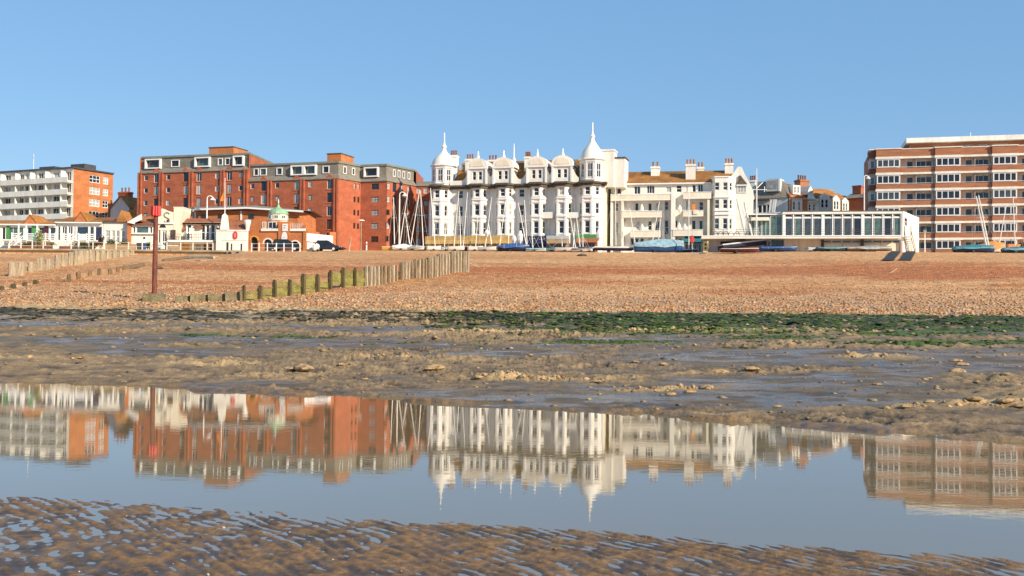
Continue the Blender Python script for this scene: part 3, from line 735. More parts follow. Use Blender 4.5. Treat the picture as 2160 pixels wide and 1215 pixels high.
def cafes():
    Y = 160; zb = 9.9
    # cafe 1: green and white front, gabled roof, deck with white rails
    t = thing('beach_cafe', 'beach cafe with green front, white railed deck and orange gabled roof', 'cafe', (X_at(60, Y), Y, zb))
    F = pxface(t, -45, Y, 118, Y); L = F.len; ze = F.z(60, 474); zr = F.z(20, 464); zd = F.z(60, 508)
    wins = []
    for px, w, pn in ((-28, 1.1, G_D), (-10, 1.1, G_D), (7.5, .55, G_D), (27, 1.7, G_G), (43, .9, G_G), (62, .75, G_D), (92, 1.6, G_D), (111, .9, G_B)):
        s = F.s(px, 490); wins.append((s - w / 2, s + w / 2, zd + .15, zd + 2.15, dict(pane=pn, nv=2 if w > 1 else 1)))
    m = MB(F); facade(m, F, 0, L, 0, ze, wins); m.build('wall', WHITE, t)
    for px, w in ((17, .5), (72, .7)):
        s = F.s(px, 490); MB(F).box(s - w / 2, s + w / 2, -.06, -.004, zd, zd + 2.3).build('green_panel', GREEN, t)
    s = F.s(97, 490); MB(F).box(s - .3, s + .3, -.06, -.004, zd, zd + 2.3).build('door', HULLB, t)
    MB(F).box(-.3, L, -.55, -.003, ze - .12, ze + .1).build('gutter', TRIM, t)
    MB(F).exs([(-.6, ze + .1), (4.5, zr + .35), (4.5, zr + .1), (8, ze)], -.3, L).build('roof', TILE, t)
    sg = F.s(67, 465); zg = F.z(68, 455)
    g = MB(F); g.ext([(sg - .95, ze + .1), (sg + .95, ze + .1), (sg, zg)], -.62, -.4); o = g.build('gable', BRICK2, t)
    sg2 = F.s(78, 465)
    MB(F).add([(sg - 1.1, -.7, ze + .1), (sg, -.7, zg + .15), (sg + 1.1, -.7, ze + .1), (sg + 1.4, 3.5, ze + .6), (sg + .3, 3.2, zg + .15), (sg - .8, 3.5, ze + .6)],
          [(0, 1, 4, 5), (1, 2, 3, 4)]).build('gable_roof', TILE, t)
    dk = MB(F).box(F.s(22, 508), L, -3.2, -.003, zd - .2, zd).build('deck', TRIM, t)
    for px in (25, 45, 60, 80, 98, 116): 
        s = F.s(px, 515, -3); MB(F).box(s - .06, s + .06, -3.1, -2.98, 0, zd - .2).build('deck_post', TIMB2, dk)
    rail_run(t, F, F.s(25, 500, -3.1), F.s(40, 500, -3.1), -3.15, zd, posts=1); rail_run(t, F, F.s(56, 500, -3.1), F.s(116, 500, -3.1), -3.15, zd, posts=3)
    for px in (40, 56, 79):
        s = F.s(px, 490, -3); MB(F).box(s - .09, s + .09, -3.2, -3.03, zd, ze - .1).build('porch_post', TRIM, t)
    MB(F).box(F.s(40, 478, -3), F.s(80, 478, -3), -3.15, -3.05, ze - .35, ze - .13).build('porch_beam', TRIM, t)
    stairs(t, F, F.s(24, 524, -4), F.s(50, 508, -4), -3.3, .05, zd)
    # cafe 2: dark glazed front
    t = thing('beach_cafe', 'beach cafe with dark glazed front, white railed deck and steps, brown tiled roof', 'cafe', (X_at(167, Y), Y, zb))
    F = pxface(t, 118.5, Y, 217, Y); L = F.len; ze = F.z(167, 469.5); zr = F.z(167, 458)
    wins = [(F.s(a, 490), F.s(b, 490), zd + .1, zd + 2.35, dict(pane=p, nv=v)) for a, b, p, v in ((121, 127, G_B, 1), (130, 141, G_M, 2), (143, 153, G_M, 2), (155, 159, G_D, 1), (161, 186, G_B, 1), (188.5, 198, G_M, 1), (200, 215, NAVY, 1))]
    m = MB(F); facade(m, F, 0, L, 0, ze, wins, fw=.1); m.build('wall', WHITE, t)
    MB(F).box(0, L, -.6, -.003, ze - .12, ze + .08).build('gutter', TRIM, t)
    MB(F).exs([(-.65, ze + .08), (4.2, zr + .35), (8, ze)], 0, L + .2).build('roof', TILE2, t)
    sg = F.s(173, 460); zg = F.z(172, 449)
    MB(F).ext([(sg - 1.0, ze + .1), (sg + 1.0, ze + .1), (sg, zg)], -.62, -.4).build('gable', BRICK2, t)
    MB(F).add([(sg - 1.1, -.7, ze + .1), (sg, -.7, zg + .12), (sg + 1.1, -.7, ze + .1), (sg + 1.5, 3.5, ze + .6), (sg + .3, 3.2, zg + .12), (sg - .8, 3.5, ze + .6)], [(0, 1, 4, 5), (1, 2, 3, 4)]).build('gable_roof', TILE2, t)
    dk = MB(F).box(F.s(134, 508, -3), L, -3.0, -.003, zd - .2, zd).build('deck', TRIM, t)
    rail_run(t, F, F.s(134, 500, -3), F.s(147, 500, -3), -3.05, zd, posts=1); rail_run(t, F, F.s(166, 500, -3), F.s(199, 500, -3), -3.05, zd, posts=2)
    MB(F).box(F.s(166, 500, -3), F.s(184, 500, -3), -3.1, -3.06, zd, zd + .75).build('infill_board', TRIM, t)
    stairs(t, F, F.s(136, 527, -4), F.s(158, 508, -4), -3.15, .05, zd)
    for px in (166, 186, 199):
        s = F.s(px, 515, -3); MB(F).box(s - .09, s + .09, -3.0, -2.85, 0, zd - .2).build('deck_post', TRIM, dk)
    # cafe 3: white with french windows
    t = thing('beach_cafe', 'white rendered beach room with tall french windows beside the brick pier', 'cafe', (X_at(245, Y), Y, zb))
    F = pxface(t, 217.6, Y, 269, Y); L = F.len; ze = F.z(245, 469)
    wins = [(F.s(a, 492), F.s(b, 492), zd - .2, zd + 1.75, dict(pane=G_C if v == 1 else G_M, nv=v, nh=2, fw=.1)) for a, b, v in ((222, 232, 1), (235, 242, 1), (244.5, 252, 2), (255, 265, 1))]
    m = MB(F); facade(m, F, 0, L, 0, ze, wins); m.build('wall', WHITE, t)
    MB(F).box(-.1, L + .1, -.35, -.003, ze - .02, ze + .22).build('cornice', EAVES, t)
    MB(F).exs([(-.4, ze + .2), (4, F.z(245, 455)), (8, ze)], -.1, L).build('roof', TILE3, t)
    s0, s1, z0, z1 = F.P(246, 446, 262, 468, -.2)
    MB(F).ext([(s0, z0), (s1 + .5, z0), (s0 + .8, z1 + .2)], -.4, 3).build('red_gable', TILE, t)
    # cafe 4: bay fronted with red tiles, and its brick pier
    t = thing('beach_cafe', 'white beach cafe with wide bay window, red tiles and round porthole behind the marker pole', 'cafe', (X_at(297, Y), Y, zb))
    F = pxface(t, 269.6, Y - .6, 327, Y - .6); L = F.len; ze = F.z(300, 474.5)
    MB(F).box(0, F.s(277, 490), -.3, .5, 0, F.z(272, 464)).build('brick_pier', BRICK2, t)
    s0, s1 = F.s(277.3, 490), L; zb0, zb1 = F.z(300, 492), F.z(300, 477.5)
    wins = [(F.s(a, 485), F.s(b, 485), zb0, zb1, dict(pane=p, nv=1, fw=.09)) for a, b, p in ((280, 285, G_D), (287, 313, G_G), (315.5, 321, G_D))]
    m = MB(F); facade(m, F, s0, s1, 0, ze, wins); m.build('wall', WHITE, t)
    MB(F).box(s0, s1, -.35, -.003, F.z(300, 494), F.z(300, 493)).build('sill', TRIM, t)
    sp, zp = F.sz(304.5, 502); o = MB(); o.F = None
    c = [(sp + .17 * math.cos(a), zp + .17 * math.sin(a)) for a in [k * math.pi / 5 for k in range(10)]]
    MB(F).ext(c, -.06, -.004).build('porthole', DARK, t)
    MB(F).exs([(-.5, ze), (2.2, F.z(300, 463) + .3), (7, ze)], F.s(275, 470), L + .1).build('roof', TILE3, t)
    s0, z0 = F.sz(269, 468, -.5); s1, z1 = F.sz(299, 452, -.5)
    MB(F).ext([(s0, z0 - .1), (s0 + 1.1, z0 - .35), (s1 - 1.0, F.z(290, 469) - .1), (s1, z1 - .9), (s1, z1)], -.75, -.35).build('white_bargeboard', TRIM, t)
    MB(F).exs([(-.3, F.z(280, 467)), (3.5, F.z(280, 452)), (6, F.z(280, 464))], s0, s1).build('upper_roof', TILE, t)
cafes()

def s_house():
    Y = 159
    t = thing('parapet_house', 'narrow cream house with a big curled letter on its tall shaped parapet', 'house', (X_at(345, Y), Y, 9.9))
    F = pxface(t, 328.5, Y, 365, Y); L = F.len; zt = F.z(345, 440); zc = F.z(345, 471)
    wd = F.P(341, 486, 353, 519); fan = F.P(338, 472.5, 349, 480)
    m = MB(F); hs = [(wd[0], wd[1], 0, wd[3] - .15)]; w2 = F.P(334, 485, 338, 512); w3 = F.P(355, 485, 358.5, 512); sq = F.P(352, 462, 358, 469)
    facade(m, F, 0, L, 0, zc, [(w2[0], w2[1], w2[2], w2[3], dict(nv=1, fw=.05)), (w3[0], w3[1], w3[2], w3[3], dict(nv=1, fw=.05)), (wd[0], wd[1], .05, wd[3], dict(nv=2, nh=2, fw=.16))])
    m.ext([(0, zc), (L, zc), (L, zt - .55), (L * .55, zt - .25), (L * .38, zt), (0, zt)], .003, 1.2)
    m.build('wall', CREAM, t)
    MB(F).box(-.1, L + .1, -.25, -.003, zc - .1, zc + .1).build('cornice', TRIM, t)
    c = (fan[0] + fan[1]) / 2
    MB(F).ext([(c - .5, fan[2]), (c + .5, fan[2]), (c + .38, fan[2] + .35), (c, fan[3]), (c - .38, fan[2] + .35)], -.05, -.004).build('fanlight', G_D, t)
    # the S
    cs, z = F.sz(352, 459); hh = F.z(352, 448) - F.z(352, 459); r_ = hh * .5; pts = []
    for k in range(9): a = math.radians(20 + k * 220 / 8 ); pts.append((cs + r_ * math.cos(a), z + r_ + r_ * math.sin(a) * .95))
    for k in range(1, 9): a = math.radians(60 - k * 220 / 8); pts.append((cs + r_ * math.cos(a), z - r_ + r_ * math.sin(a) * .95))
    b = MB()
    b.path([F.w(s, -.02, q) for s, q in pts], .10, 5); b.build('letter_s', SLATE, t)
    MB(F).box(sq[0], sq[1], -.06, -.004, sq[2] - .0, sq[3] - .1).build('vent', DARK, t)
    solid(t, [W2(F, 0), W2(F, L), W2(F, L, 7), W2(F, 0, 7)], 0, zc - .2, CREAM, skip=(0,), roof=SLATE2)
    t2 = thing('white_stair_tower', 'plain cream stair tower standing beside the house with the letter', 'tower', (X_at(375, Y), Y, 9.9))
    F = pxface(t2, 365.6, Y, 385, Y); L = F.len; z1 = F.z(375, 438)
    b = MB(F); b.ext([(0, 0), (L * .55, 0), (L * .62, F.z(375, 475)), (L, F.z(375, 445)), (L, z1), (0, z1)], 0, 4).build('wall', CREAM, t2)
    MB(F).box(-.05, L + .05, -.06, 4.06, z1, z1 + .12).build('coping', TRIM, t2)
s_house()

def cottage():
    Y = 160
    t = thing('mansard_cottage', 'cottage with steep brown tiled mansard and iron railed balcony over parked stalls', 'house', (X_at(420, Y), Y, 9.9))
    F = pxface(t, 362, Y, 468, Y); L = F.len
    zs = F.z(420, 508); zr = F.z(430, 459); ze = F.z(430, 492)
    # ground floor
    wins = [(F.s(a, 518), F.s(b, 518), .1, zs - .45, dict(pane=p, nv=1)) for a, b, p in ((366, 376, G_D), (382, 400, YELL), (412, 424, G_C), (428, 437, BRICKD), (440, 449, BRICKD))]
    m = MB(F); facade(m, F, 0, L, 0, zs - .3, wins); m.build('wall', CREAM, t)
    MB(F).box(-.1, L - 1.0, -1.6, -.003, zs - .3, zs).build('balcony', TRIM, t)
    up = MB(F); ws = [(F.s(a, 490, 1), F.s(b, 490, 1), zs + .1, zt, dict(pane=p, nv=v, nh=2, fw=.1)) for a, b, zt, p, v in
          ((387, 394, F.z(390, 470), G_C, 1), (396, 405, F.z(390, 472), G_D, 1), (426, 434, F.z(390, 472), G_D, 1), (435.5, 443, F.z(390, 472), G_D, 1), (446, 455, F.z(390, 472), G_D, 1))]
    facade(up, F, F.s(366, 480), L, zs, F.z(430, 468), ws, y=.6); up.build('upper_wall', WHITE, t)
    # mansard with two tiled cheeks
    def tiles(pl, pr, ptl, ptr, ytop, ybot, nm='roof'):
        a = F.s(pl, ybot); b = F.s(pr, ybot); c = F.s(ptr, ytop); d = F.s(ptl, ytop); z0 = F.z(430, ybot); z1 = F.z(430, ytop)
        MB(F).add([(a, .1, z0), (b, .1, z0), (c, 1.6, z1), (d, 1.6, z1), (a, 3, z0), (b, 3, z0), (c, 2.6, z1), (d, 2.6, z1)],
              [(0, 1, 2, 3), (0, 3, 7, 4), (1, 5, 6, 2), (3, 2, 6, 7)]).build(nm, TILE3, t)
    tiles(375, 388, 383, 390, 461, 487); tiles(404.5, 425, 412, 428, 462, 482); tiles(456, 467, 452, 464, 464, 487)
    MB(F).exs([(.2, F.z(430, 472)), (1.6, zr), (4, zr), (5, F.z(430, 480))], F.s(381, 465), L).build('mansard_top', TILE3, t)
    # iron rail
    r = MB(F)
    for z in (.95, .5): r.box(0, L - 1.1, -1.55, -1.5, zs + z - .04, zs + z)
    o = r.build('railing', DGREY, t)
    k = 0.0
    bars = MB(F)
    while k < L - 1.1: bars.box(k, k + .03, -1.54, -1.51, zs, zs + .93); k += .33
    b = bars.build('baluster', DGREY, o); b['kind'] = 'stuff'
    MB(F).box(F.s(366, 495), F.s(375, 495), -1.2, -.2, zs, zs + 1.6).build('planter_trellis', PLANT, t)
    MB(F).box(F.s(405, 490), F.s(411, 490), -1.45, -.3, zs, F.z(408, 482)).build('white_partition', WHITE, t)
    MB(F).lathe(*F.w(F.s(417, 490), -.9, 0)[:2], [(.05, zs), (.28, zs + .4), (.33, zs + 1.1), (.05, F.z(417, 482))], 8).build('closed_parasol', CREAM, t)
    solid(t, [W2(F, 0), W2(F, L), W2(F, L, 7), W2(F, 0, 7)], 0, F.z(430, 470), CREAM, skip=(0,), roof=SLATE2, roofname='flat_roof')
    # flagstaff house: white pedestal and long white wall with the lifebuoy box
    t = thing('white_terrace_wall', 'long white promenade wall with a stepped pedestal and a red oval board', 'wall', (X_at(490, 158), 158, 9.95))
    F = pxface(t, 456, 158, 522, 158); zt = F.z(490, 487)
    MB(F).box(0, F.len, 0, .5, 0, zt).build('wall', WHITE, t)
    MB(F).box(-.02, F.len + .02, -.1, .6, zt, zt + .16).build('coping', TRIM, t)
    MB(F).box(F.s(469, 500), F.s(522, 500), -.08, -.004, F.z(490, 507), F.z(490, 506)).build('string_course', TRIM, t)
    for a, b, tp, bt in ((478, 482, 511, 526), (508, 511, 514, 526), (487.5, 490, 514, 525)):
        q = F.P(a, tp, b, bt); MB(F).box(q[0], q[1], -.05, -.004, .02, q[3]).build('slit_window', DARK, t)
    s0, s1, z0, z1 = F.P(467, 449, 480, 487, .2)
    MB(F).add([(s0 - .1, -.2, zt + .16), (s1 + .15, -.2, zt + .16), (s1 + .15, .9, zt + .16), (s0 - .1, .9, zt + .16), (s0 + .15, 0, z1 - .4), (s1 - .1, 0, z1 - .4), (s1 - .1, .7, z1 - .4), (s0 + .15, .7, z1 - .4), ((s0 + s1) / 2, .35, z1)],
          [(0, 1, 5, 4), (1, 2, 6, 5), (2, 3, 7, 6), (3, 0, 4, 7), (4, 5, 8), (5, 6, 8), (6, 7, 8), (7, 4, 8)]).build('pedestal', WHITE, t)
    s, z = F.sz(496.5, 496.5); c = [(s + .33 * math.copysign(abs(math.cos(a)) ** .7, math.cos(a)), z + .6 * math.copysign(abs(math.sin(a)) ** .7, math.sin(a))) for a in [k * math.pi / 8 for k in range(16)]]
    MB(F).ext(c, -.14, -.004).build('oval_board', RED, t)
    MB(F).ext([(s + (q - s) * .45, z + (y - z) * .62) for q, y in c], -.17, -.143).build('board_centre', mat('pale_red_paint', (.72, .25, .2), .5), t)
    MB(F).exs([(.5, F.z(495, 484)), (2.5, F.z(495, 461)), (4, F.z(495, 462))], F.s(480.5, 475), F.s(519, 475)).build('tiled_roof', TILE3, t)
    for a, b in ((516, 524),):
        s = F.s(520, 475, -.1); cx, cy, _ = F.w(s, .5, 0)
        MB().lathe(cx, cy, [(.3, zt + .1), (.28, zt + .5), (.55, F.z(520, 468)), (.5, F.z(520, 463.5))], 10).build('white_urn', WHITE, t)
    # flagpole
    f = thing('flagpole', 'white flagpole with a limp orange flag above the white pedestal', 'flagpole', F.root.location + Vector(F.w((s0 + s1) / 2, .35, z1)) )
    h = F.z(476, 377) - z1
    MB().tube((0, 0, -.4), (-.06, 0, h), .075, .04).build('pole', TRIM, f); MB().lathe(-.06, 0, [(.02, h), (.09, h + .08), (.02, h + .17)], 8).build('finial', TRIM, f)
    z2, z3 = F.z(476, 395) - z1, F.z(476, 424) - z1
    MB().add([(-.08, .02, z2), (-.35, .10, z3 + 1.3), (-.75, -.04, z3 + .1), (-.45, .06, z3), (-.10, .03, z3 + .2), (-.08, .07, z2), (-.35, .15, z3 + 1.3), (-.75, .01, z3 + .1), (-.45, .11, z3), (-.10, .08, z3 + .2)],
          [(0, 1, 2, 3, 4), (9, 8, 7, 6, 5), (0, 5, 6, 1), (1, 6, 7, 2), (2, 7, 8, 3), (3, 8, 9, 4)]).build('flag', ORANGE, f)
cottage()

def pavilion():
    # brick pavilion behind the cottage, grey felt roof with a white fascia
    t = thing('brick_pavilion', 'long low brick pavilion with wide grey roof and white fascia in front of the apartments', 'pavilion', (X_at(500, 171), 171, 10.4))
    F = pxface(t, 385, 172, 640, 169); L = F.len; z0 = F.z(450, 448); z1 = F.z(470, 434)
    sA, sB = F.s(515, 440), L
    zl, zr_ = F.z(385, 449), F.z(470, 446)
    MB(F).box(.5, L - 1, 0, 9, 0, z0 + .3).build('wall', BRICK2, t)
    for a, b in ((424, 436), (460, 468), (524, 536)):
        q = F.P(a, 452, b, 462); window(F, (q[0], q[1], q[2], q[3]), DGREY, G_D, 2, 1, y=-.06)
    for px in (412, 509): s = F.s(px, 455); MB(F).box(s - .12, s + .12, -.16, -.004, 0, z0 + .2).build('downpipe', TRIM, t)
    MB(F).add([(-.3, -1.0, z0 + .45), (L * .55, -1.0, z0 + .75), (L + .3, -1.0, z0 + .1), (L, 5, z0 + .6), (L * .55, 3, z1 + .35), (.3, 3, z1 + .1), (.3, 10, z0), (L, 10, z0)],
          [(0, 1, 4, 5), (1, 2, 3, 4), (5, 4, 3, 7, 6)]).build('roof', SLATE2, t)
    MB(F).add([(-.3, -1.02, z0 + .2), (L * .55, -1.02, z0 + .5), (L + .3, -1.02, z0 - .15), (L + .3, -1.02, z0 + .12), (L * .55, -1.02, z0 + .77), (-.3, -1.02, z0 + .47),
          (-.3, 0, z0 + .2), (L * .55, 0, z0 + .5), (L + .3, 0, z0 - .15)], [(0, 1, 4, 5), (1, 2, 3, 4), (0, 6, 7, 1), (1, 7, 8, 2)]).build('fascia', TRIM, t)
    # red brick kiosk with arches and a green dome
    Y = 160.5
    t = thing('domed_kiosk', 'orange brick seafront kiosk with round arches and a pale green ogee dome', 'kiosk', (X_at(610, Y), Y, 10.3))
    F = pxface(t, 521.5, Y, 646, Y - 1.5); L = F.len; zt = F.z(560, 484)
    arches = []
    for a, b, top in ((528.5, 543.5, 499.5), (556.5, 574, 504.5), (613, 632, 509)):
        s0, s1 = F.s(a, 515), F.s(b, 515); arches.append((s0, s1, 0, F.z((a + b) / 2, top)))
    m = MB(F); m.wall(0, L, 0, zt, arches, t=.5)
    for s0, s1, z0, z1 in arches:                                              # spandrels turn the openings into round arches
        r_ = (s1 - s0) / 2; c = (s0 + s1) / 2; zc = z1 - r_; n = 10
        for k in range(n):
            a0 = math.pi * k / n; a1 = math.pi * (k + 1) / n
            p0 = (c + r_ * math.cos(a0), zc + r_ * math.sin(a0)); p1 = (c + r_ * math.cos(a1), zc + r_ * math.sin(a1))
            m.quad((p0[0], 0, p0[1]), (p0[0], 0, z1), (p1[0], 0, z1), (p1[0], 0, p1[1])); m.quad((p0[0], 0, p0[1]), (p1[0], 0, p1[1]), (p1[0], .5, p1[1]), (p0[0], .5, p0[1]))
    m.build('arcade_wall', BRICK2, t)
    for i, (s0, s1, z0, z1) in enumerate(arches):
        r_ = (s1 - s0) / 2; c = (s0 + s1) / 2; zc = z1 - r_; b = MB(F); n = 10
        prof = [(c + (r_ + .2) * math.cos(math.pi * k / n), zc + (r_ + .2) * math.sin(math.pi * k / n)) for k in range(n + 1)]
        inn = [(c + (r_ + .0) * math.cos(math.pi * k / n), zc + (r_ + .0) * math.sin(math.pi * k / n)) for k in range(n + 1)]
        for k in range(n): b.ext([inn[k], prof[k], prof[k + 1], inn[k + 1]], -.08, -.003)
        if i == 2 or i == 1: b.box(s1, s1 + .2, -.08, -.003, .02, zc)
        b.build('arch_trim', WHITE if i else YELL, t)
        window(F, (s0, s1, .02, z1), DGREY, G_D, 3, 2, y=.35)
    for a, b in ((551, 587), (612, 645)):
        q = F.P(a, 481, b, 489.5, -.1); MB(F).box(q[0], q[1], -.25, .6, q[2] + .15, q[3] - .1).build('white_parapet', WHITE, t)
    # pier with plaques
    p0, p1 = F.s(588, 480), F.s(612, 480); zp = F.z(600, 468)
    MB(F).box(p0, p1, -.2, 1.5, 0, zp).build('brick_pier', BRICK2, t)
    q = F.P(596, 472, 607, 487.5, -.2); pl = MB(F).box(q[0], q[1], -.3, -.203, q[2], q[3]).build('plaque', TRIM, t)
    lt = mat('faded_red_print', (.45, .12, .12), .6)
    for k in range(3): MB(F).box(q[0] + .15, q[1] - .2 - .08 * k, -.305, -.301, q[3] - .35 - .25 * k, q[3] - .25 - .25 * k).build('faded_line', lt, pl)
    s, z = F.sz(600, 501, -.2); MB(F).ext([(s + .46 * math.cos(a), z + .9 * math.sin(a)) for a in [k * math.pi / 10 for k in range(20)]], -.29, -.203).build('oval_sign', TRIM, t)
    MB(F).box(s - .2, s + .15, -.296, -.292, z - .05, z + .05).build('faded_mark', WGREY, t)
    # lantern and dome
    q = F.P(560, 466, 606, 466, 3); cs = (F.s(567, 460, 3) + F.s(605, 460, 3)) / 2; cx, cy, _ = F.w(cs, 3.2, 0); rr = (F.s(605, 460, 3) - F.s(567, 460, 3)) / 2
    zd0, zd1, zd2, zd3 = F.z(586, 466, 3), F.z(586, 452, 3), F.z(586, 436, 3), F.z(586, 428, 3)
    MB().lathe(cx, cy, [(rr + .25, zt), (rr + .25, zd0 - .1), (rr + .45, zd0), (rr, zd0 + .1), (rr, zd1 - .05), (rr + .2, zd1)], 8, ph=math.pi / 8).build('lantern', CREAM, t)
    for k in range(8):
        a = math.pi / 4 * k; ra = rr * .97; x, y = cx + ra * math.cos(a), cy + ra * math.sin(a)
        if math.sin(a) < .2:
            FF = Face(t, (x + t.location.x + math.sin(a) * .35 , y + t.location.y - math.cos(a) * .35), (x + t.location.x - math.sin(a) * .35, y + t.location.y + math.cos(a) * .35))
            window(FF, (0, .7, zd0 + .25, zd1 - .2), TRIM, G_M, 2, 1, y=-.06)
    MB().lathe(cx, cy, [(rr + .12, zd1), (rr + .05, zd1 + .3), (rr * .8, zd1 + .75), (rr * .45, zd2 - .35), (rr * .16, zd2), (.05, zd3)], 12).build('dome', GDOME, t)
    MB().lathe(cx, cy, [(.05, zd3 - .1), (.10, zd3 + .1), (.02, zd3 + .7)], 6).build('finial', TRIM, t)
    for a, b in ((553, 561), (566, 583)):
        q = F.P(a, 470, b, 482, .8); window(F, (q[0], q[1], q[2], q[3] + .15), TRIM, R.choice([G_D, BRICKB]), 2, 1, y=.8)
    MB(F).box(F.s(545, 478), p0, .9, 3.2, zt, F.z(570, 466)).build('upper_room', BRICK2, t)
    r = MB(F); 
    for z in (.75, .4): r.box(F.s(612, 475), F.s(640, 475), .2, .26, zt + z - .05 + .15, zt + z + .15)
    for k in range(8): s = F.s(612, 475) + k * .28; r.box(s, s + .05, .2, .26, zt, zt + .9)
    r.build('roof_railing', WGREY, t)
    MB(F).box(F.s(640, 480), L, -.15, .8, 0, F.z(643, 474)).build('brick_pier', BRICK2, t)
    solid(t, [W2(F, 0, .1), W2(F, L, .1), W2(F, L, 6), W2(F, 0, 6)], 0, zt - .02, BRICK2, skip=(0,), roof=SLATE2)
    # white sign wing
    t = thing('sign_board', 'long white sign board fixed along a low white and brick wall beside the kiosk', 'sign', (X_at(675, 159.5), 159.5, 10.3))
    F = pxface(t, 646.5, 159.3, 702, 161.2); L = F.len; z1 = F.z(647, 492); z2 = F.z(701, 497.5); z3 = F.z(647, 509); z4 = F.z(701, 513.5)
    MB(F).add([(0, -.12, z3), (L, -.12, z4), (L, -.12, z2), (0, -.12, z1), (0, .04, z3), (L, .04, z4), (L, .04, z2), (0, .04, z1)], [(0, 1, 2, 3), (7, 6, 5, 4), (3, 2, 6, 7), (0, 4, 5, 1), (1, 5, 6, 2), (0, 3, 7, 4)]).build('board', TRIM, t)
    for k in range(8):
        f = .12 + k * .10; zc = z3 + (z4 - z3) * f + (z1 - z3) * .5
        MB(F).box(L * f, L * f + .22, -.128, -.123, zc - .2 + .02 * (k % 3), zc + .22).build('faded_letter', WGREY, t)
    MB(F).box(0, F.s(660, 520), .05, .35, 0, z3 - .15).build('white_wall', WHITE, t); MB(F).box(F.s(660.2, 520), L, .08, .35, 0, z4 - .1).build('low_wall', WHITE, t)
    MB(F).box(F.s(697, 500), F.s(710, 500), .36, 1.2, 0, F.z(702, 489)).build('brick_pier', BRICK2, t)
pavilion()
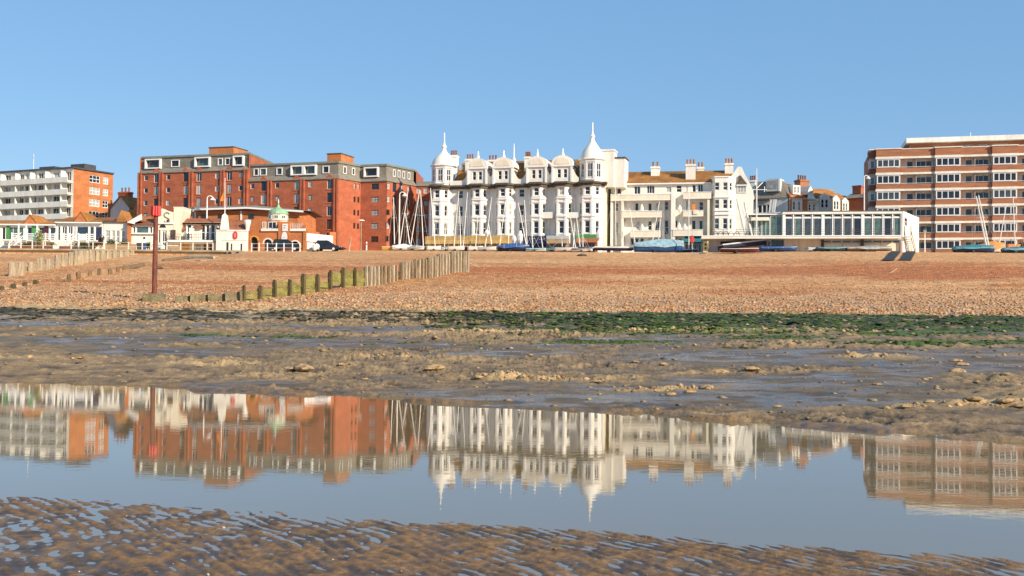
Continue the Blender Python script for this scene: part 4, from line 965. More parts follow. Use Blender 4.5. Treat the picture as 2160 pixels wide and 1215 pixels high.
# ================================================================== CENTRE: the white domed hotel and the white terrace
def hotel():
    t = thing('domed_hotel', 'ornate white victorian hotel with two ogee domed corner towers, bay windows and round dormers', 'hotel', (-5, 174, 10.9))
    ox, oy = t.location.x, t.location.y
    F = pxface(t, 906, 177.5, 1290, 168.8); L = F.len
    # levels are read where the facade is nearest the camera
    zq = lambda zx, zy: F.z(1090 + zx / 3.796, 240 + zy / 3.796)
    ze = zq(560, 556); zpar = zq(250, 520); zg = F.z(1090 + 373 / 3.796, 495)
    r1 = (zq(560, 655), zq(560, 590)); r2 = (zq(560, 805), zq(560, 718)); r3 = (zq(560, 960), zq(560, 862))
    zc1 = zq(370, 680); zc2 = zq(370, 825)
    wall = MB(F); P_ = -1.7
    sx = lambda px: F.s(px, 440)
    bays = [(989, 998, 1014, 1032), (1044, 1052, 1068, 1086), (1115, 1123, 1139, 1157), (1168, 1176, 1193, 1212)]
    towers = [(907, 914, 929, 953), (1219, 1230, 1248, 1273)]
    units = sorted(bays + towers); awn = []
    def stack(FF, s, w, rows=3, arch=False, sash=True):
        out = []
        for (a, b) in (r1, r2, r3)[:rows]: out.append((s - w / 2, s + w / 2, a, b, dict(nv=1, nh=2, fw=.09)))
        return out
    edge = 0.0
    for (a, b, c, d) in units:
        # the recessed wall before this bay
        s0 = sx(a)
        wins = []
        if s0 - edge > 1.6: wins = stack(F, (edge + s0) / 2, .95)
        if s0 > edge + .05: facade(wall, F, edge, s0, 0, ze, wins)
        sb = F.s(b, 440, P_); sc = F.s(c, 440, P_); s3 = sx(d)
        for (q0, y0, q1, y1, k) in ((s0, 0, sb, P_, 0), (sb, P_, sc, P_, 1), (sc, P_, s3, 0, 2)):
            G = F.sub(q0, y0, q1, y1)
            facade(wall, G, 0, G.len, 0, ze, stack(G, G.len / 2, .85 if k == 1 else .7))
        edge = s3
    facade(wall, F, edge, sx(1276), 0, ze, [])
    wall.build('wall', WHITE, t)
    # dripstones, sills and cornices round every bay
    for (a, b, c, d) in units:
        pts = [(sx(a), 0), (F.s(b, 440, P_), P_), (F.s(c, 440, P_), P_), (sx(d), 0)]
        def ring(z0, z1, o):
            q = [(pts[0][0] - o * .6, .0), (pts[1][0] - o * .5, P_ - o), (pts[2][0] + o * .5, P_ - o), (pts[3][0] + o * .6, .0)]
            return MB(F).prism(q, z0, z1)
        for z in (zc1, zc2): ring(z - .14, z + .14, .24).build('cornice', TRIM, t)
        for (lo, hi) in (r1, r2, r3): ring(lo - .2, lo - .08, .12).build('sill_band', TRIM, t)
        for (lo, hi) in (r2, r3): ring(hi + .12, hi + .3, .14).build('hood_band', TRIM, t)
        ring(ze - .55, ze - .18, .42).build('bracket_course', EAVES, t)
        ring(ze - .18, ze + .14, .75).build('eaves_cornice', EAVES, t)
        for q in pts: 
            s, y = q; MB(F).box(s - .16, s + .16, y - .13, y + .13, 0, zc1 - .15).build('corner_pilaster', TRIM, t)
    MB(F).box(0, sx(1280), -.6, -.003, ze - .5, ze - .2).build('bracket_course', EAVES, t)
    MB(F).box(0, sx(1281), -.85, 0.1, ze - .2, ze + .1).build('eaves_cornice', EAVES, t)
    # white parapet that sweeps up to every dormer
    n = 160; prof = []
    cen = [(sx(b + 1) + sx(c + 5)) / 2 for (a, b, c, d) in bays]
    def ph(s):
        h = zpar
        for c in cen:
            dd = abs(s - c) - 1.75
            if dd < 1.15: h = max(h, zpar + 1.5 * (1 - max(dd, 0) / 1.15) ** 2)
        return h
    sA = sx(953) - .2; sB = sx(1219) + .2
    prof = [(sA + (sB - sA) * k / n, ph(sA + (sB - sA) * k / n)) for k in range(n + 1)]
    b = MB(F)
    for p, q in zip(prof[:-1], prof[1:]): b.ext([(p[0], ze + .1), (q[0], ze + .1), q, p], -.55, -.15)
    b.build('parapet', WHITE, t)
    # dormers
    zd0 = zq(372, 530); zw0, zw1 = zq(372, 517), zq(372, 448); zb = zq(372, 425); zt = zq(372, 338); zf = zq(372, 280)
    for i, c in enumerate(cen):
        w = 1.62
        bw = MB(F); wn = [(c - .85, c - .22, zw0, zw1), (c + .22, c + .85, zw0, zw1)]
        bw.wall(c - w, c + w, ze + .1, zb, wn, y=-.85); bw.quad((c - w, -.85, ze + .1), (c - w, 2.6, ze + .1), (c - w, 2.6, zb), (c - w, -.85, zb)); bw.quad((c + w, -.85, ze + .1), (c + w, -.85, zb), (c + w, 2.6, zb), (c + w, 2.6, ze + .1))
        d = bw.build('dormer', WHITE, t)
        for q in wn: window(F, q, TRIM, G_D, 1, 2, .07, y=-.72)
        MB(F).box(c - w - .25, c + w + .25, -1.1, -.6, zb - .05, zb + .2).build('dormer_cornice', TRIM, d)
        arc = [(c + (w + .22) * math.cos(a), zb + .2 + (zt - zb - .2) * math.sin(a) ** .85) for a in [math.pi * k / 14 for k in range(15)]]
        MB(F).ext(arc, -1.0, 2.8).build('round_hood', WHITE, d, smooth=False)
        arc2 = [(c + (w - .35) * math.cos(a), zb + .35 + (zt - zb - .75) * math.sin(a) ** .85) for a in [math.pi * k / 12 for k in range(13)]]
        MB(F).ext(arc2, -1.0 - .07, -1.003).build('tympanum', CREAM, d)
        x, y, _ = F.w(c, -.4, 0)
        MB().lathe(x, y, [(.34, zt - .1), (.26, zt + .15), (.30, zt + .25), (.16, zt + .45), (.08, zf)], 8).build('finial', TRIM, d)
        for sg in (-1, 1): MB(F).box(c + sg * w - .16, c + sg * w + .16, -1.05, -.852, ze + .1, zb - .06).build('dormer_pilaster', TRIM, d)
    # roof slope and ridge
    zr = F.z(1095, 339, 5)
    MB(F).exs([(.1, ze + .2), (5.5, zr), (7.5, zr), (12, ze + .2)], sx(953), sx(1222)).build('roof', TILE2, t)
    bx = MB(F).box(0.1, sx(1274), .4, 13, 0, ze + .05).build('back_wall', CREAM, t)
    # chimneys on the roof
    for l, tp, r, bt, y in ((981, 335, 997, 368, 3), (1028, 337, 1047, 345, 6), (1106, 330, 1117, 372, 3), (948, 327, 962, 348, 3)):
        chimney(t, F, l, tp, r, bt, y, 1.4, WHITE, 3, TILE3)
    for px, tp, bt, y in ((1084, 303, 340, 5.5), (973.5, 345, 358, 4)):
        s, z0 = F.sz(px, bt, y); z1 = F.z(px, tp, y); x, yy, _ = F.w(s, y, 0)
        MB().lathe(x, yy, [(.5, z0 - .8), (.35, z0), (.4, z0 + .25), (.16, z0 + .6), (.05, z1)], 8).build('roof_finial', TRIM, t)
    # corner towers: octagon drum, bell dome, spike
    for (a, b, c, d), (zx0, zx1, yd, ydb, yneck, ytop) in zip(towers, (((908), (956), 395 - 0, 350.5, 313, 280), ((1221), (1272), 385, 337, 291, 258))):
        cs = (sx(zx0) + sx(zx1)) / 2; rr = (sx(zx1) - sx(zx0)) / 2 * .98; yy = .9
        px = (zx0 + zx1) / 2; cx, cy, _ = F.w(cs, yy, 0)
        zb_, zn, zt_ = F.z(px, ydb, yy), F.z(px, yneck, yy), F.z(px, ytop, yy)
        ph0 = math.pi / 8 + F.ang; tw = MB()
        tw.lathe(cx, cy, [(rr + .55, ze - .2), (rr + .55, ze + .12), (rr * .98, ze + .2), (rr * .98, zb_ - .25)], 8, ph=ph0).build('tower_drum', WHITE, t)
        MB().lathe(cx, cy, [(rr + .05, zb_ - .3), (rr + .38, zb_ - .12), (rr + .38, zb_ + .05), (rr, zb_ + .12)], 8, ph=ph0).build('tower_cornice', TRIM, t)
        MB().lathe(cx, cy, [(rr + .62, ze - .3), (rr + .62, ze - .1)], 8, ph=ph0).build('eaves_cornice', EAVES, t)
        H = zn - zb_
        wide = .98 if px < 1000 else .93
        prf = [(rr * 1.08, zb_), (rr * 1.04, zb_ + H * .10), (rr * wide, zb_ + H * .24), (rr * wide * .84, zb_ + H * .40), (rr * wide * .62, zb_ + H * .55), (rr * .40, zb_ + H * .69), (rr * .23, zb_ + H * .83), (rr * .14, zn)]
        MB().lathe(cx, cy, prf, 16, ph=ph0).build('bell_dome', WHITE, t, smooth=True)
        MB().lathe(cx, cy, [(rr * .14, zn - .05), (rr * .24, zn + .25), (rr * .12, zn + .6), (.13, zn + 1.0), (.11, zt_ - .1), (.02, zt_)], 10).build('spire', TRIM, t)
        ap = rr * .98 * math.cos(math.pi / 8); hw = rr * .98 * math.sin(math.pi / 8)
        for k in (-2, -1, 0, 1):
            a_ = F.ang - math.pi / 2 + k * math.pi / 4; mx, my = cx + ap * math.cos(a_), cy + ap * math.sin(a_); ux, uy = -math.sin(a_), math.cos(a_)
            G = Face(t, (mx - ux * hw + ox, my - uy * hw + oy), (mx + ux * hw + ox, my + uy * hw + oy))
            zz0, zz1 = ze + .75, zb_ - .75
            window(G, (hw - .42, hw + .42, zz0 + .15, zz1), TRIM, G_D, 2, 2, .09, y=-.075)
            q = MB(G)
            for sg in (-1, 1): q.box(hw + sg * .62 - .1, hw + sg * .62 + .1, -.16, -.003, zz0 - .1, zz1 + .15)
            q.box(hw - .8, hw + .8, -.2, -.003, zz1 + .17, zz1 + .37); q.box(hw - .8, hw + .8, -.2, -.003, zz0 - .25, zz0 - .1)
            q.build('window_surround', TRIM, t)
    # tall white chimney block at the right end
    zc0 = ze - 1
    for l, tp, r, y, dp in ((1271, 315, 1295, 1.0, 3.0), (1295.3, 331, 1318, 1.6, 3.5)):
        s0, s1, _, z1 = F.P(l, tp, r, tp, y); o = MB(F).box(s0, s1, y, y + dp, ze - .6, z1 - .25).build('chimney_stack', WHITE, t)
        MB(F).box(s0 - .15, s1 + .12, y - .12, y + dp + .1, z1 - .25, z1).build('stack_cap', EAVES if l > 1290 else TRIM, o)
    # small balconies on the wall between bays
    for l, tp, r, bt in ((1144, 447.5, 1166.5, 460), (1198, 448, 1222, 459.5)):
        s0, s1, z0, z1 = F.P(l, tp, r, bt, -1.2); o = MB(F).box(s0, s1, -1.5, -.003, z0 - .05, z0 + .15).build('balcony', TRIM, t)
        MB(F).box(s0, s1, -1.5, -1.38, z0 + .153, z1).build('parapet', WHITE, o)
    # ground floor shop fronts, awnings
    for l, tp, r, bt, m, nm in ((897, 497.5, 1084, 505, GOLD, 'golden_fascia'), (1103, 497.5, 1151, 505.5, NAVY, 'navy_fascia'), (1153, 497, 1200, 504, WGREY, 'grey_fascia'), (1214, 495, 1260, 502, GREEN, 'green_fascia')):
        s0, s1, z0, z1 = F.P(l, tp, r, bt, -2.2)
        o = MB(F).box(s0, s1, -2.3, -1.95, z0, z1).build(nm, m, t)
        under = {'golden_fascia': GOLD, 'navy_fascia': NAVY, 'grey_fascia': TAN, 'green_fascia': BRICKB}[nm]
        MB(F).exs([(-2.28, z0 - .005), (-2.0, z0 - .005), (-1.95, z0 - .75), (-2.5, z0 - .75)], s0 + .1, s1 - .1).build('awning', under, o)
        k = s0 + .4
        while k < s1 - 1.4:
            window(F, (k, k + 1.35, .15, z0 - .9), under if nm != 'golden_fascia' else YELL, R.choice([G_B, G_M, G_D]) if nm != 'golden_fascia' else R.choice([G_M, YELL, G_C, GOLD]), 2, 1, .1, y=-2.0, name='shop_window'); k += 1.5
        MB(F).box(s0, s1, -1.9, -1.75, 0, z0).build('shop_wall', under, t)
hotel()

def link_block():
    t = thing('link_block', 'narrow shaded rendered block between the domed hotel and the white terrace', 'building', (18, 171, 10.9))
    F = pxface(t, 1272, 178.6, 1316, 178.0); z1 = F.z(1285, 388)
    m = MB(F); facade(m, F, 0, F.len, 0, z1, []); m.build('wall', WGREY, t)  # the grey colour carries the shade that lies on this recessed wall
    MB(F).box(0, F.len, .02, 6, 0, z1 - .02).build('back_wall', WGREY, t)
    s, z = F.sz(1279.5, 447); MB(F).box(s - .25, s + .25, -.35, -.003, z - .12, z + .12).build('wall_lamp', DARK, t)
    p = F.w(F.s(1277, 480), -.1, 0); MB(F).tube((F.s(1277, 480), -.1, z - .2), (F.s(1277, 480), -.1, .1), .06).build('downpipe', TRIM, t)
link_block()

def terrace():
    t = thing('white_terrace', 'white three storey terrace with long balconies, orange lichen roof and shaped end gable', 'building', (30, 172, 10.9))
    F = pxface(t, 1288, 172.6, 1592, 168.2); L = F.len
    zz = lambda y6, x6=700: F.z(1260 + x6 / 4.861, 310 + y6 / 4.861)
    sx = lambda x6, y=0.0: F.s(1260 + x6 / 4.861, 440, y)
    ze = zz(375, 150); wall = MB(F)
    W = []
    def w(l, tp, r, bt, nv=2, nh=1, pn=None):
        W.append((sx(l), sx(r), zz(bt, (l + r) / 2), zz(tp, (l + r) / 2), dict(nv=nv, nh=nh, pane=pn, fw=.1)))
    # top row
    w(200, 415, 245, 485, 1, 1, G_D); w(375, 400, 440, 485, 2, 1); w(505, 393, 585, 478, 3); w(705, 405, 758, 465, 2); w(808, 390, 863, 465, 1, 2); w(910, 385, 925, 470, 1); w(972, 385, 1010, 485, 1); w(1030, 382, 1085, 475, 2)
    # middle
    w(185, 575, 214, 660, 1, 2); w(385, 572, 425, 655, 1); w(520, 575, 560, 655, 1); w(600, 570, 630, 655, 1); w(690, 560, 730, 648, 1, 2); w(910, 545, 930, 655, 1); w(970, 565, 1010, 665, 1); w(1045, 560, 1088, 650, 1, 2)
    # lower
    w(190, 770, 214, 905, 1, 2); w(395, 765, 438, 855, 1, 2); w(518, 755, 560, 855, 1, 2); w(590, 745, 640, 855, 2); w(690, 750, 733, 900, 1, 2); w(785, 750, 825, 830, 1); w(968, 750, 1012, 855, 1); w(1045, 750, 1085, 850, 1)
    # ground
    for l in (340, 390, 440, 560, 690, 780, 830): w(l, 935, l + 40, 1010, 1, 1)
    sG = sx(1170)
    facade(wall, F, 0, sG, 0, ze, W)
    wall.build('wall', WHITE, t)
    # canted bay and gabled end
    P_ = -1.6
    b0, b1, b2, b3 = sx(1170), sx(1205, P_), sx(1345, P_), sx(1420); wl = MB(F)
    zt = zz(325, 1260)
    rows3 = ((375, 455), (548, 642), (740, 850))
    for (q0, y0, q1, y1, xs) in ((b0, 0, b1, P_, ()), (b1, P_, b2, P_, (1225, 1310)), (b2, P_, b3, 0, (1370,))):
        G = F.sub(q0, y0, q1, y1); ws = []
        for (a, b) in rows3:
            for x in xs:
                s = G.s(1260 + x / 4.861, 440); ws.append((s - .38, s + .38, zz(b, 1260), zz(a, 1260), dict(nv=1, nh=2, fw=.1, pane=R.choice([G_D, G_M]))))
        facade(wl, G, 0, G.len, 0, zt, ws)
    wl.build('bay_wall', WHITE, t)
    for y6 in (525, 660, 700): 
        z = zz(y6, 1260); MB(F).prism([(b0 - .1, 0), (b1 - .08, P_ - .18), (b2 + .08, P_ - .18), (b3 + .1, 0)], z - .1, z + .1).build('bay_cornice', TRIM, t)
    z = zt; MB(F).prism([(b0 - .1, 0.5), (b1 - .08, P_ - .15), (b2 + .08, P_ - .15), (b3 + .1, 0.5)], z, z + .2).build('bay_parapet', TRIM, t)
    g = [(b3 - .15, 0), (sx(1600), 0), (sx(1600), zz(545, 1590)), (sx(1612), zz(530, 1590)), (sx(1590), zz(430, 1590)), (sx(1545), zz(340, 1545)), (sx(1505), zz(265, 1505)), (sx(1475), zz(202, 1470)), (sx(1440), zz(202, 1440)), (sx(1405), zz(255, 1400)), (sx(1350), zz(322, 1350)), (sx(1350), zz(345, 1350))]
    MB(F).ext(g, .004, .6).build('shaped_gable', WHITE, t)
    p = [(sx(1425), zz(382, 1480)), (sx(1540), zz(388, 1480)), (sx(1495), zz(330, 1480)), (sx(1470), zz(295, 1470)), (sx(1452), zz(295, 1460)), (sx(1440), zz(345, 1460))]
    MB(F).ext(p, -.25, -.0).build('pagoda_hood', EAVES, t)
    q = (sx(1435), sx(1530), zz(470, 1480), zz(395, 1480)); window(F, q, TRIM, G_C, 3, 1, .1, y=-.12)
    MB(F).box(q[0] - .15, q[1] + .15, -.4, -.13, zz(385, 1480) - .25, zz(385, 1480) - .05).build('hood_sill', TRIM, t)
    MB(F).box(sx(1350), sx(1600), .61, 8, 0, zz(430, 1500)).build('end_block', WHITE, t)
    MB(F).ext([(sx(1360), zz(430, 1500)), (sx(1595), zz(430, 1500)), (sx(1475), zz(230, 1470)), (sx(1440), zz(230, 1440))], .61, 9).build('gable_roof', TILE2, t)
    # roof
    yr = 4.5; zr = F.z(1400, 361.5, yr)
    MB(F).exs([(-.35, ze - .05), (-.35, ze + .1), (yr, zr), (yr + .4, zr), (9.5, ze)], .9, sx(1400)).build('roof', TILE2, t)
    MB(F).exs([(-.5, ze - .28), (-.5, ze - .06), (0, ze - .06), (0, ze - .28)], .2, sx(1165)).build('gutter', TRIM, t)
    MB(F).box(0, sx(1350), .45, 9, 0, ze - .1).build('back_wall', WHITE, t)
    for l, tp, r, bt, y, n in ((1373, 351, 1391, 369, 2.5, 2), (1446.5, 346, 1467, 380, .6, 3), (1470.5, 352, 1485, 362, 5, 2), (1529, 344, 1547, 362, 3, 3)):
        chimney(t, F, l, tp, r, bt, y, 1.6, WHITE, n, TILE)
    # balconies
    for (l, r, tp, bt, dp) in ((135, 755, 490, 548, 1.5), (255, 660, 660, 722, 1.5), (340, 650, 860, 925, 1.5), (880, 1168, 465, 530, 1.7), (880, 1088, 655, 712, 1.7), (775, 1085, 850, 912, 1.7)):
        y = -dp; s0, s1 = sx(l, y), sx(r, y); z1, z0 = F.z(1260 + (l + r) / 9.722, 310 + tp / 4.861, y), F.z(1260 + (l + r) / 9.722, 310 + bt / 4.861, y)
        o = MB(F).box(s0, s1, -dp, -.003, z0, z0 + .2).build('balcony', TRIM, t)
        pm = MB(F); pm.box(s0, s1, -dp, -dp + .14, z0 + .203, z1); pm.box(s0, s0 + .14, -dp + .143, -.003, z0 + .203, z1); pm.box(s1 - .14, s1, -dp + .143, -.003, z0 + .203, z1)
        pm.build('parapet', CREAM, o)
        MB(F).box(s0 - .05, s1 + .05, -dp - .06, -dp + .2, z1, z1 + .09).build('coping', TRIM, o)
    # piers between the balconies
    for l, r, tp, dp in ((135, 160, 490, 1.2), (245, 270, 560, 1.45), (660, 690, 550, .5), (755, 800, 475, 1.6), (1128, 1152, 530, 1.5)):
        s0, s1 = sx(l, -dp), sx(r, -dp)
        MB(F).box(s0, s1, -dp, -.003, 0, zz(tp, l)).build('pier', WHITE if l < 1000 else CREAM, t)
    for x, tp, bt in ((455, 590, 655), (460, 790, 855), (845, 600, 655), (898, 790, 850), (840, 780, 850)):
        cx, cy, _ = F.w(sx(x, -1), -1.0, 0); z0, z1 = zz(bt, x), zz(tp, x)
        MB().lathe(cx, cy, [(.28, z0 - .3), (.36, z0 + .1), (.28, (z0 + z1) / 2), (.04, z1)], 8).build('folded_parasol', WHITE, t)
    q = F.P(1460, 430, 1467, 448, -1.0); o = MB(F).box(q[0], q[1], -1.1, -1.0, q[2], q[3]).build('hanging_towel', ORANGE, t)
    MB(F).box(sx(985), sx(1030), -1.86, -1.71, zz(700, 1000), zz(655, 1000)).build('hanging_cloth', CREAM, t)
    # shop awning at the foot
    s0, s1 = sx(895), sx(1070); MB(F).exs([(-2.6, zz(970)), (-2.6, zz(985)), (-.003, zz(985)), (-.003, zz(925)), (-.4, zz(925))], s0, s1).build('shop_awning', TEAL, t)
    for l in (900, 945, 990, 1035): window(F, (sx(l), sx(l + 36), .15, zz(995)), TRIM, G_D, 1, 1, .1, y=-.2, name='shop_window')
terrace()
# ================================================================== RIGHT: club house, streets behind, banded flats
def club():
    t = thing('sailing_club', 'low white sailing club with glazed upper lounge and long cantilevered deck', 'club house', (55, 156, 10.7))
    F = pxface(t, 1478, 158.5, 1900, 154.0); L = F.len
    z7 = lambda y7, x7=1000, y=0.0: F.z(1480 + x7 / 4.5, 350 + y7 / 4.5, y)
    sx = lambda x7, y=0.0: F.s(1480 + x7 / 4.5, 500, y)
    yd = -2.4; z1 = z7(662, 1000, yd); z0 = z7(688, 1000, yd)
    d = MB(F).add([(sx(0, yd), yd, z) if k == 0 else ((sx(1895, yd), yd, z) if k == 1 else ((sx(1895, yd), 9, z) if k == 2 else ((sx(560), 9, z) if k == 3 else ((sx(560), 3, z) if k == 4 else (sx(0, yd), 3, z))))) for z in (z0, z1) for k in range(6)], [(5, 4, 3, 2, 1, 0), (6, 7, 8, 9, 10, 11)] + [(k, (k + 1) % 6, 6 + (k + 1) % 6, 6 + k) for k in range(6)]).build('deck_slab', WHITE, t)
    MB(F).box(sx(0, yd), sx(1895, yd), yd - .06, yd - .004, z1 - .12, z1 + .06).build('deck_edge', TRIM, d)
    # ground floor
    g = MB(F); wins = []
    for l, r in ((1160, 1235), (1242, 1330), (1340, 1420), (1430, 1515), (1540, 1620), (1628, 1715), (1722, 1810), (1815, 1885)):
        wins.append((sx(l), sx(r), z7(728), z7(705), dict(pane=G_G, nv=1, fw=.06)))
    wins.append((sx(180), sx(350), .05, z7(715, 260), dict(pane=NAVY, nv=4, fw=.06, frame=DGREY)))
    wins.append((sx(590), sx(660), z7(790, 600), z7(710, 600), dict(pane=G_M, nv=2))); wins.append((sx(665), sx(780), .05, z7(705, 700), dict(pane=G_D, nv=2, frame=DGREY)))
    facade(g, F, sx(65), sx(1910), 0, z0 - .003, wins, y=.3); g.build('ground_floor_wall', WGREY, t)
    for l, r in ((785, 925), (928, 1140), (1165, 1330), (1345, 1510), (1545, 1700), (1705, 1880)):
        m = MB(F).box(sx(l), sx(r), .22, .296, .05, z7(735 if l > 1100 else 695)); m.build('garage_door', CREAM, t)
    for x in (1148, 1525): MB(F).box(sx(x - 12), sx(x + 12), -.1, .293, 0, z0 - .01).build('pier', EAVES, t)
    # upper lounge
    zr = z7(432, 1300); zt0, zt1 = z7(488, 1300), z7(458, 1300); zb = z1 + .05
    cols = [780, 870, 960, 1050, 1150, 1243, 1336, 1430, 1528, 1622, 1720, 1812, 1900]
    top = MB(F); top.box(sx(768), sx(1915), -.25, 8, zr - .38, zr).build('roof', WHITE, t)
    MB(F).box(sx(768) - .06, sx(1915) + .05, -.35, 8.05, zr + .003, zr + .1).build('roof_edge', EAVES, t)
    for i, x in enumerate(cols):
        w = .20 if i % 4 == 0 else .085
        MB(F).box(sx(x) - w, sx(x) + w, -.12, .2, zb, zr - .385).build('column', TRIM, t)
    MB(F).box(sx(780), sx(1900), -.06, .1, zt0 - .14, zt0 + .05).build('transom', TRIM, t)
    for i, (a, b) in enumerate(zip(cols[:-1], cols[1:])):
        window(F, (sx(a) + .21, sx(b) - .21, zb + .05, zt0 - .15), TRIM, R.choice([G_M, G_G, G_D, G_M]), 1, 1, .05, y=.02)
        window(F, (sx(a) + .21, sx(b) - .21, zt0 + .06, zr - .42), TRIM, G_D, 1, 1, .05, y=.02)
    MB(F).box(sx(780), sx(1900), .25, 7.9, z1 + .02, zr - .39).build('lounge_core', G_M, t)
    # right end wall, running back
    e0 = W2(F, sx(1905), -.3); e1 = (X_at(1938.5, 163.5), 163.5); E = Face(t, e0, e1)
    za = zr; zbk = E.z(1937, 458.5)
    e = MB(E).ext([(0, 0), (E.len, 0), (E.len, zbk), (0, za)], 0, .3); e.build('end_wall', WHITE, t)
    q = E.P(1907, 459, 1913, 477); window(E, (q[0], q[1], q[2], q[3]), TRIM, G_D, 1, 2, .1, y=-.05)
    # external steps on the end wall
    st = MB(E); n = 9; zs0, zs1 = 0, z1
    for k in range(n):
        f = k / (n - 1); st.box(.5 + 1.9 * (1 - f), 1.5 + 1.9 * (1 - f), -1.0, -.1, zs1 * f - .09, zs1 * f)
    o = st.build('steps', TRIM, t)
    for yy in (-1.05, -.12):
        b = MB(E); b.tube((3.6, yy, .1), (.6, yy, zs1), .05).tube((3.6, yy, 1.0), (.6, yy, zs1 + .9), .045).tube((3.6, yy, 0), (3.6, yy, 1.0), .045).tube((.6, yy, zs1 - .1), (.6, yy, zs1 + 1.6), .06).build('stair_rail', DGREY, o)
    MB(E).box(-.15, .9, -1.1, -.003, z1 - .12, z1 - .003).build('stair_landing', TRIM, t)
    # terrace wall to the left of the lounge, deck railing
    MB(F).box(sx(440), sx(768), .6, 5, z1, z7(460, 600)).build('terrace_room', G_M, t)
    for a, b in ((445, 505), (510, 570), (575, 650), (655, 765)): window(F, (sx(a), sx(b), z1 + .05, z7(500 if a < 600 else 470, 600)), TRIM, G_G, 2, 1, .06, y=.5)
    MB(F).box(sx(430), sx(775), .3, 5, z7(462, 600), z7(452, 600)).build('terrace_roof', TRIM, t)
    MB(F).box(sx(440), sx(640), -.6, .45, z7(520, 560), z7(490, 560)).build('scalloped_canopy', CREAM, t)
    r = MB(F); y = yd + .12; s0, s1 = sx(85, y), sx(1890, y)
    for z in (1.0, .66, .33): r.box(s0, s1, y, y + .04, z1 + z - .04, z1 + z)
    rl = r.build('deck_railing', DGREY, t); k = s0
    while k <= s1: MB(F).box(k - .03, k + .03, y - .02, y + .06, z1, z1 + 1.02).build('railing_post', DGREY, rl); k += 1.9
    for i, x in enumerate((130, 180, 230, 280, 335, 440)):          # stacked cafe chairs seen as dark loops
        c = sx(x, -1.6); b = MB(F); b.path([(c - .4, -1.6, z1), (c - .32, -1.6, z1 + .55), (c, -1.6, z1 + .72), (c + .32, -1.6, z1 + .55), (c + .4, -1.6, z1)], .05, 5)
        b.box(c - .38, c + .38, -1.55, -1.1, z1 + .38, z1 + .45); ch = b.build('cafe_chair', EAVES)
        ch.location = t.location; tag(ch, 'dark hoop backed chair on the club deck below the bay window', 'chair', 'chairs on the club deck')
    # signal mast with a yard
    x, yy, z = F.w(sx(520, -1.2), -1.2, z1); ms = thing('signal_mast', 'tall white signal mast with crossed yard standing on the club deck', 'mast', Vector((x, yy, z)) + t.location)
    zt = F.z(1595.5, 355, -1.2) - z1; zy = F.z(1595.5, 400, -1.2) - z1
    MB().tube((0, 0, 0), (0, 0, zy), .13, .10).tube((0, 0, zy), (0, 0, zt), .09, .05).build('pole', ALU, ms)
    MB().tube((-.9, 0, zy), (1.6, 0, zy), .055).build('yard', ALU, ms); MB().tube((-.1, 0, zy + .1), (1.0, .2, zy + 1.15), .07).build('gaff', TRIM, ms)
    MB().tube((1.2, 0, zy - .35), (1.2, 0, zy + .5), .06).build('crosspiece', TRIM, ms)
    MB(F).lathe(*F.w(sx(1300, .4), -1.0, 0)[:2], [(.05, z1), (.05, z1 + 1.9), (.28, z1 + 2.0), (.03, z1 + 2.9)], 8) if False else None
club()

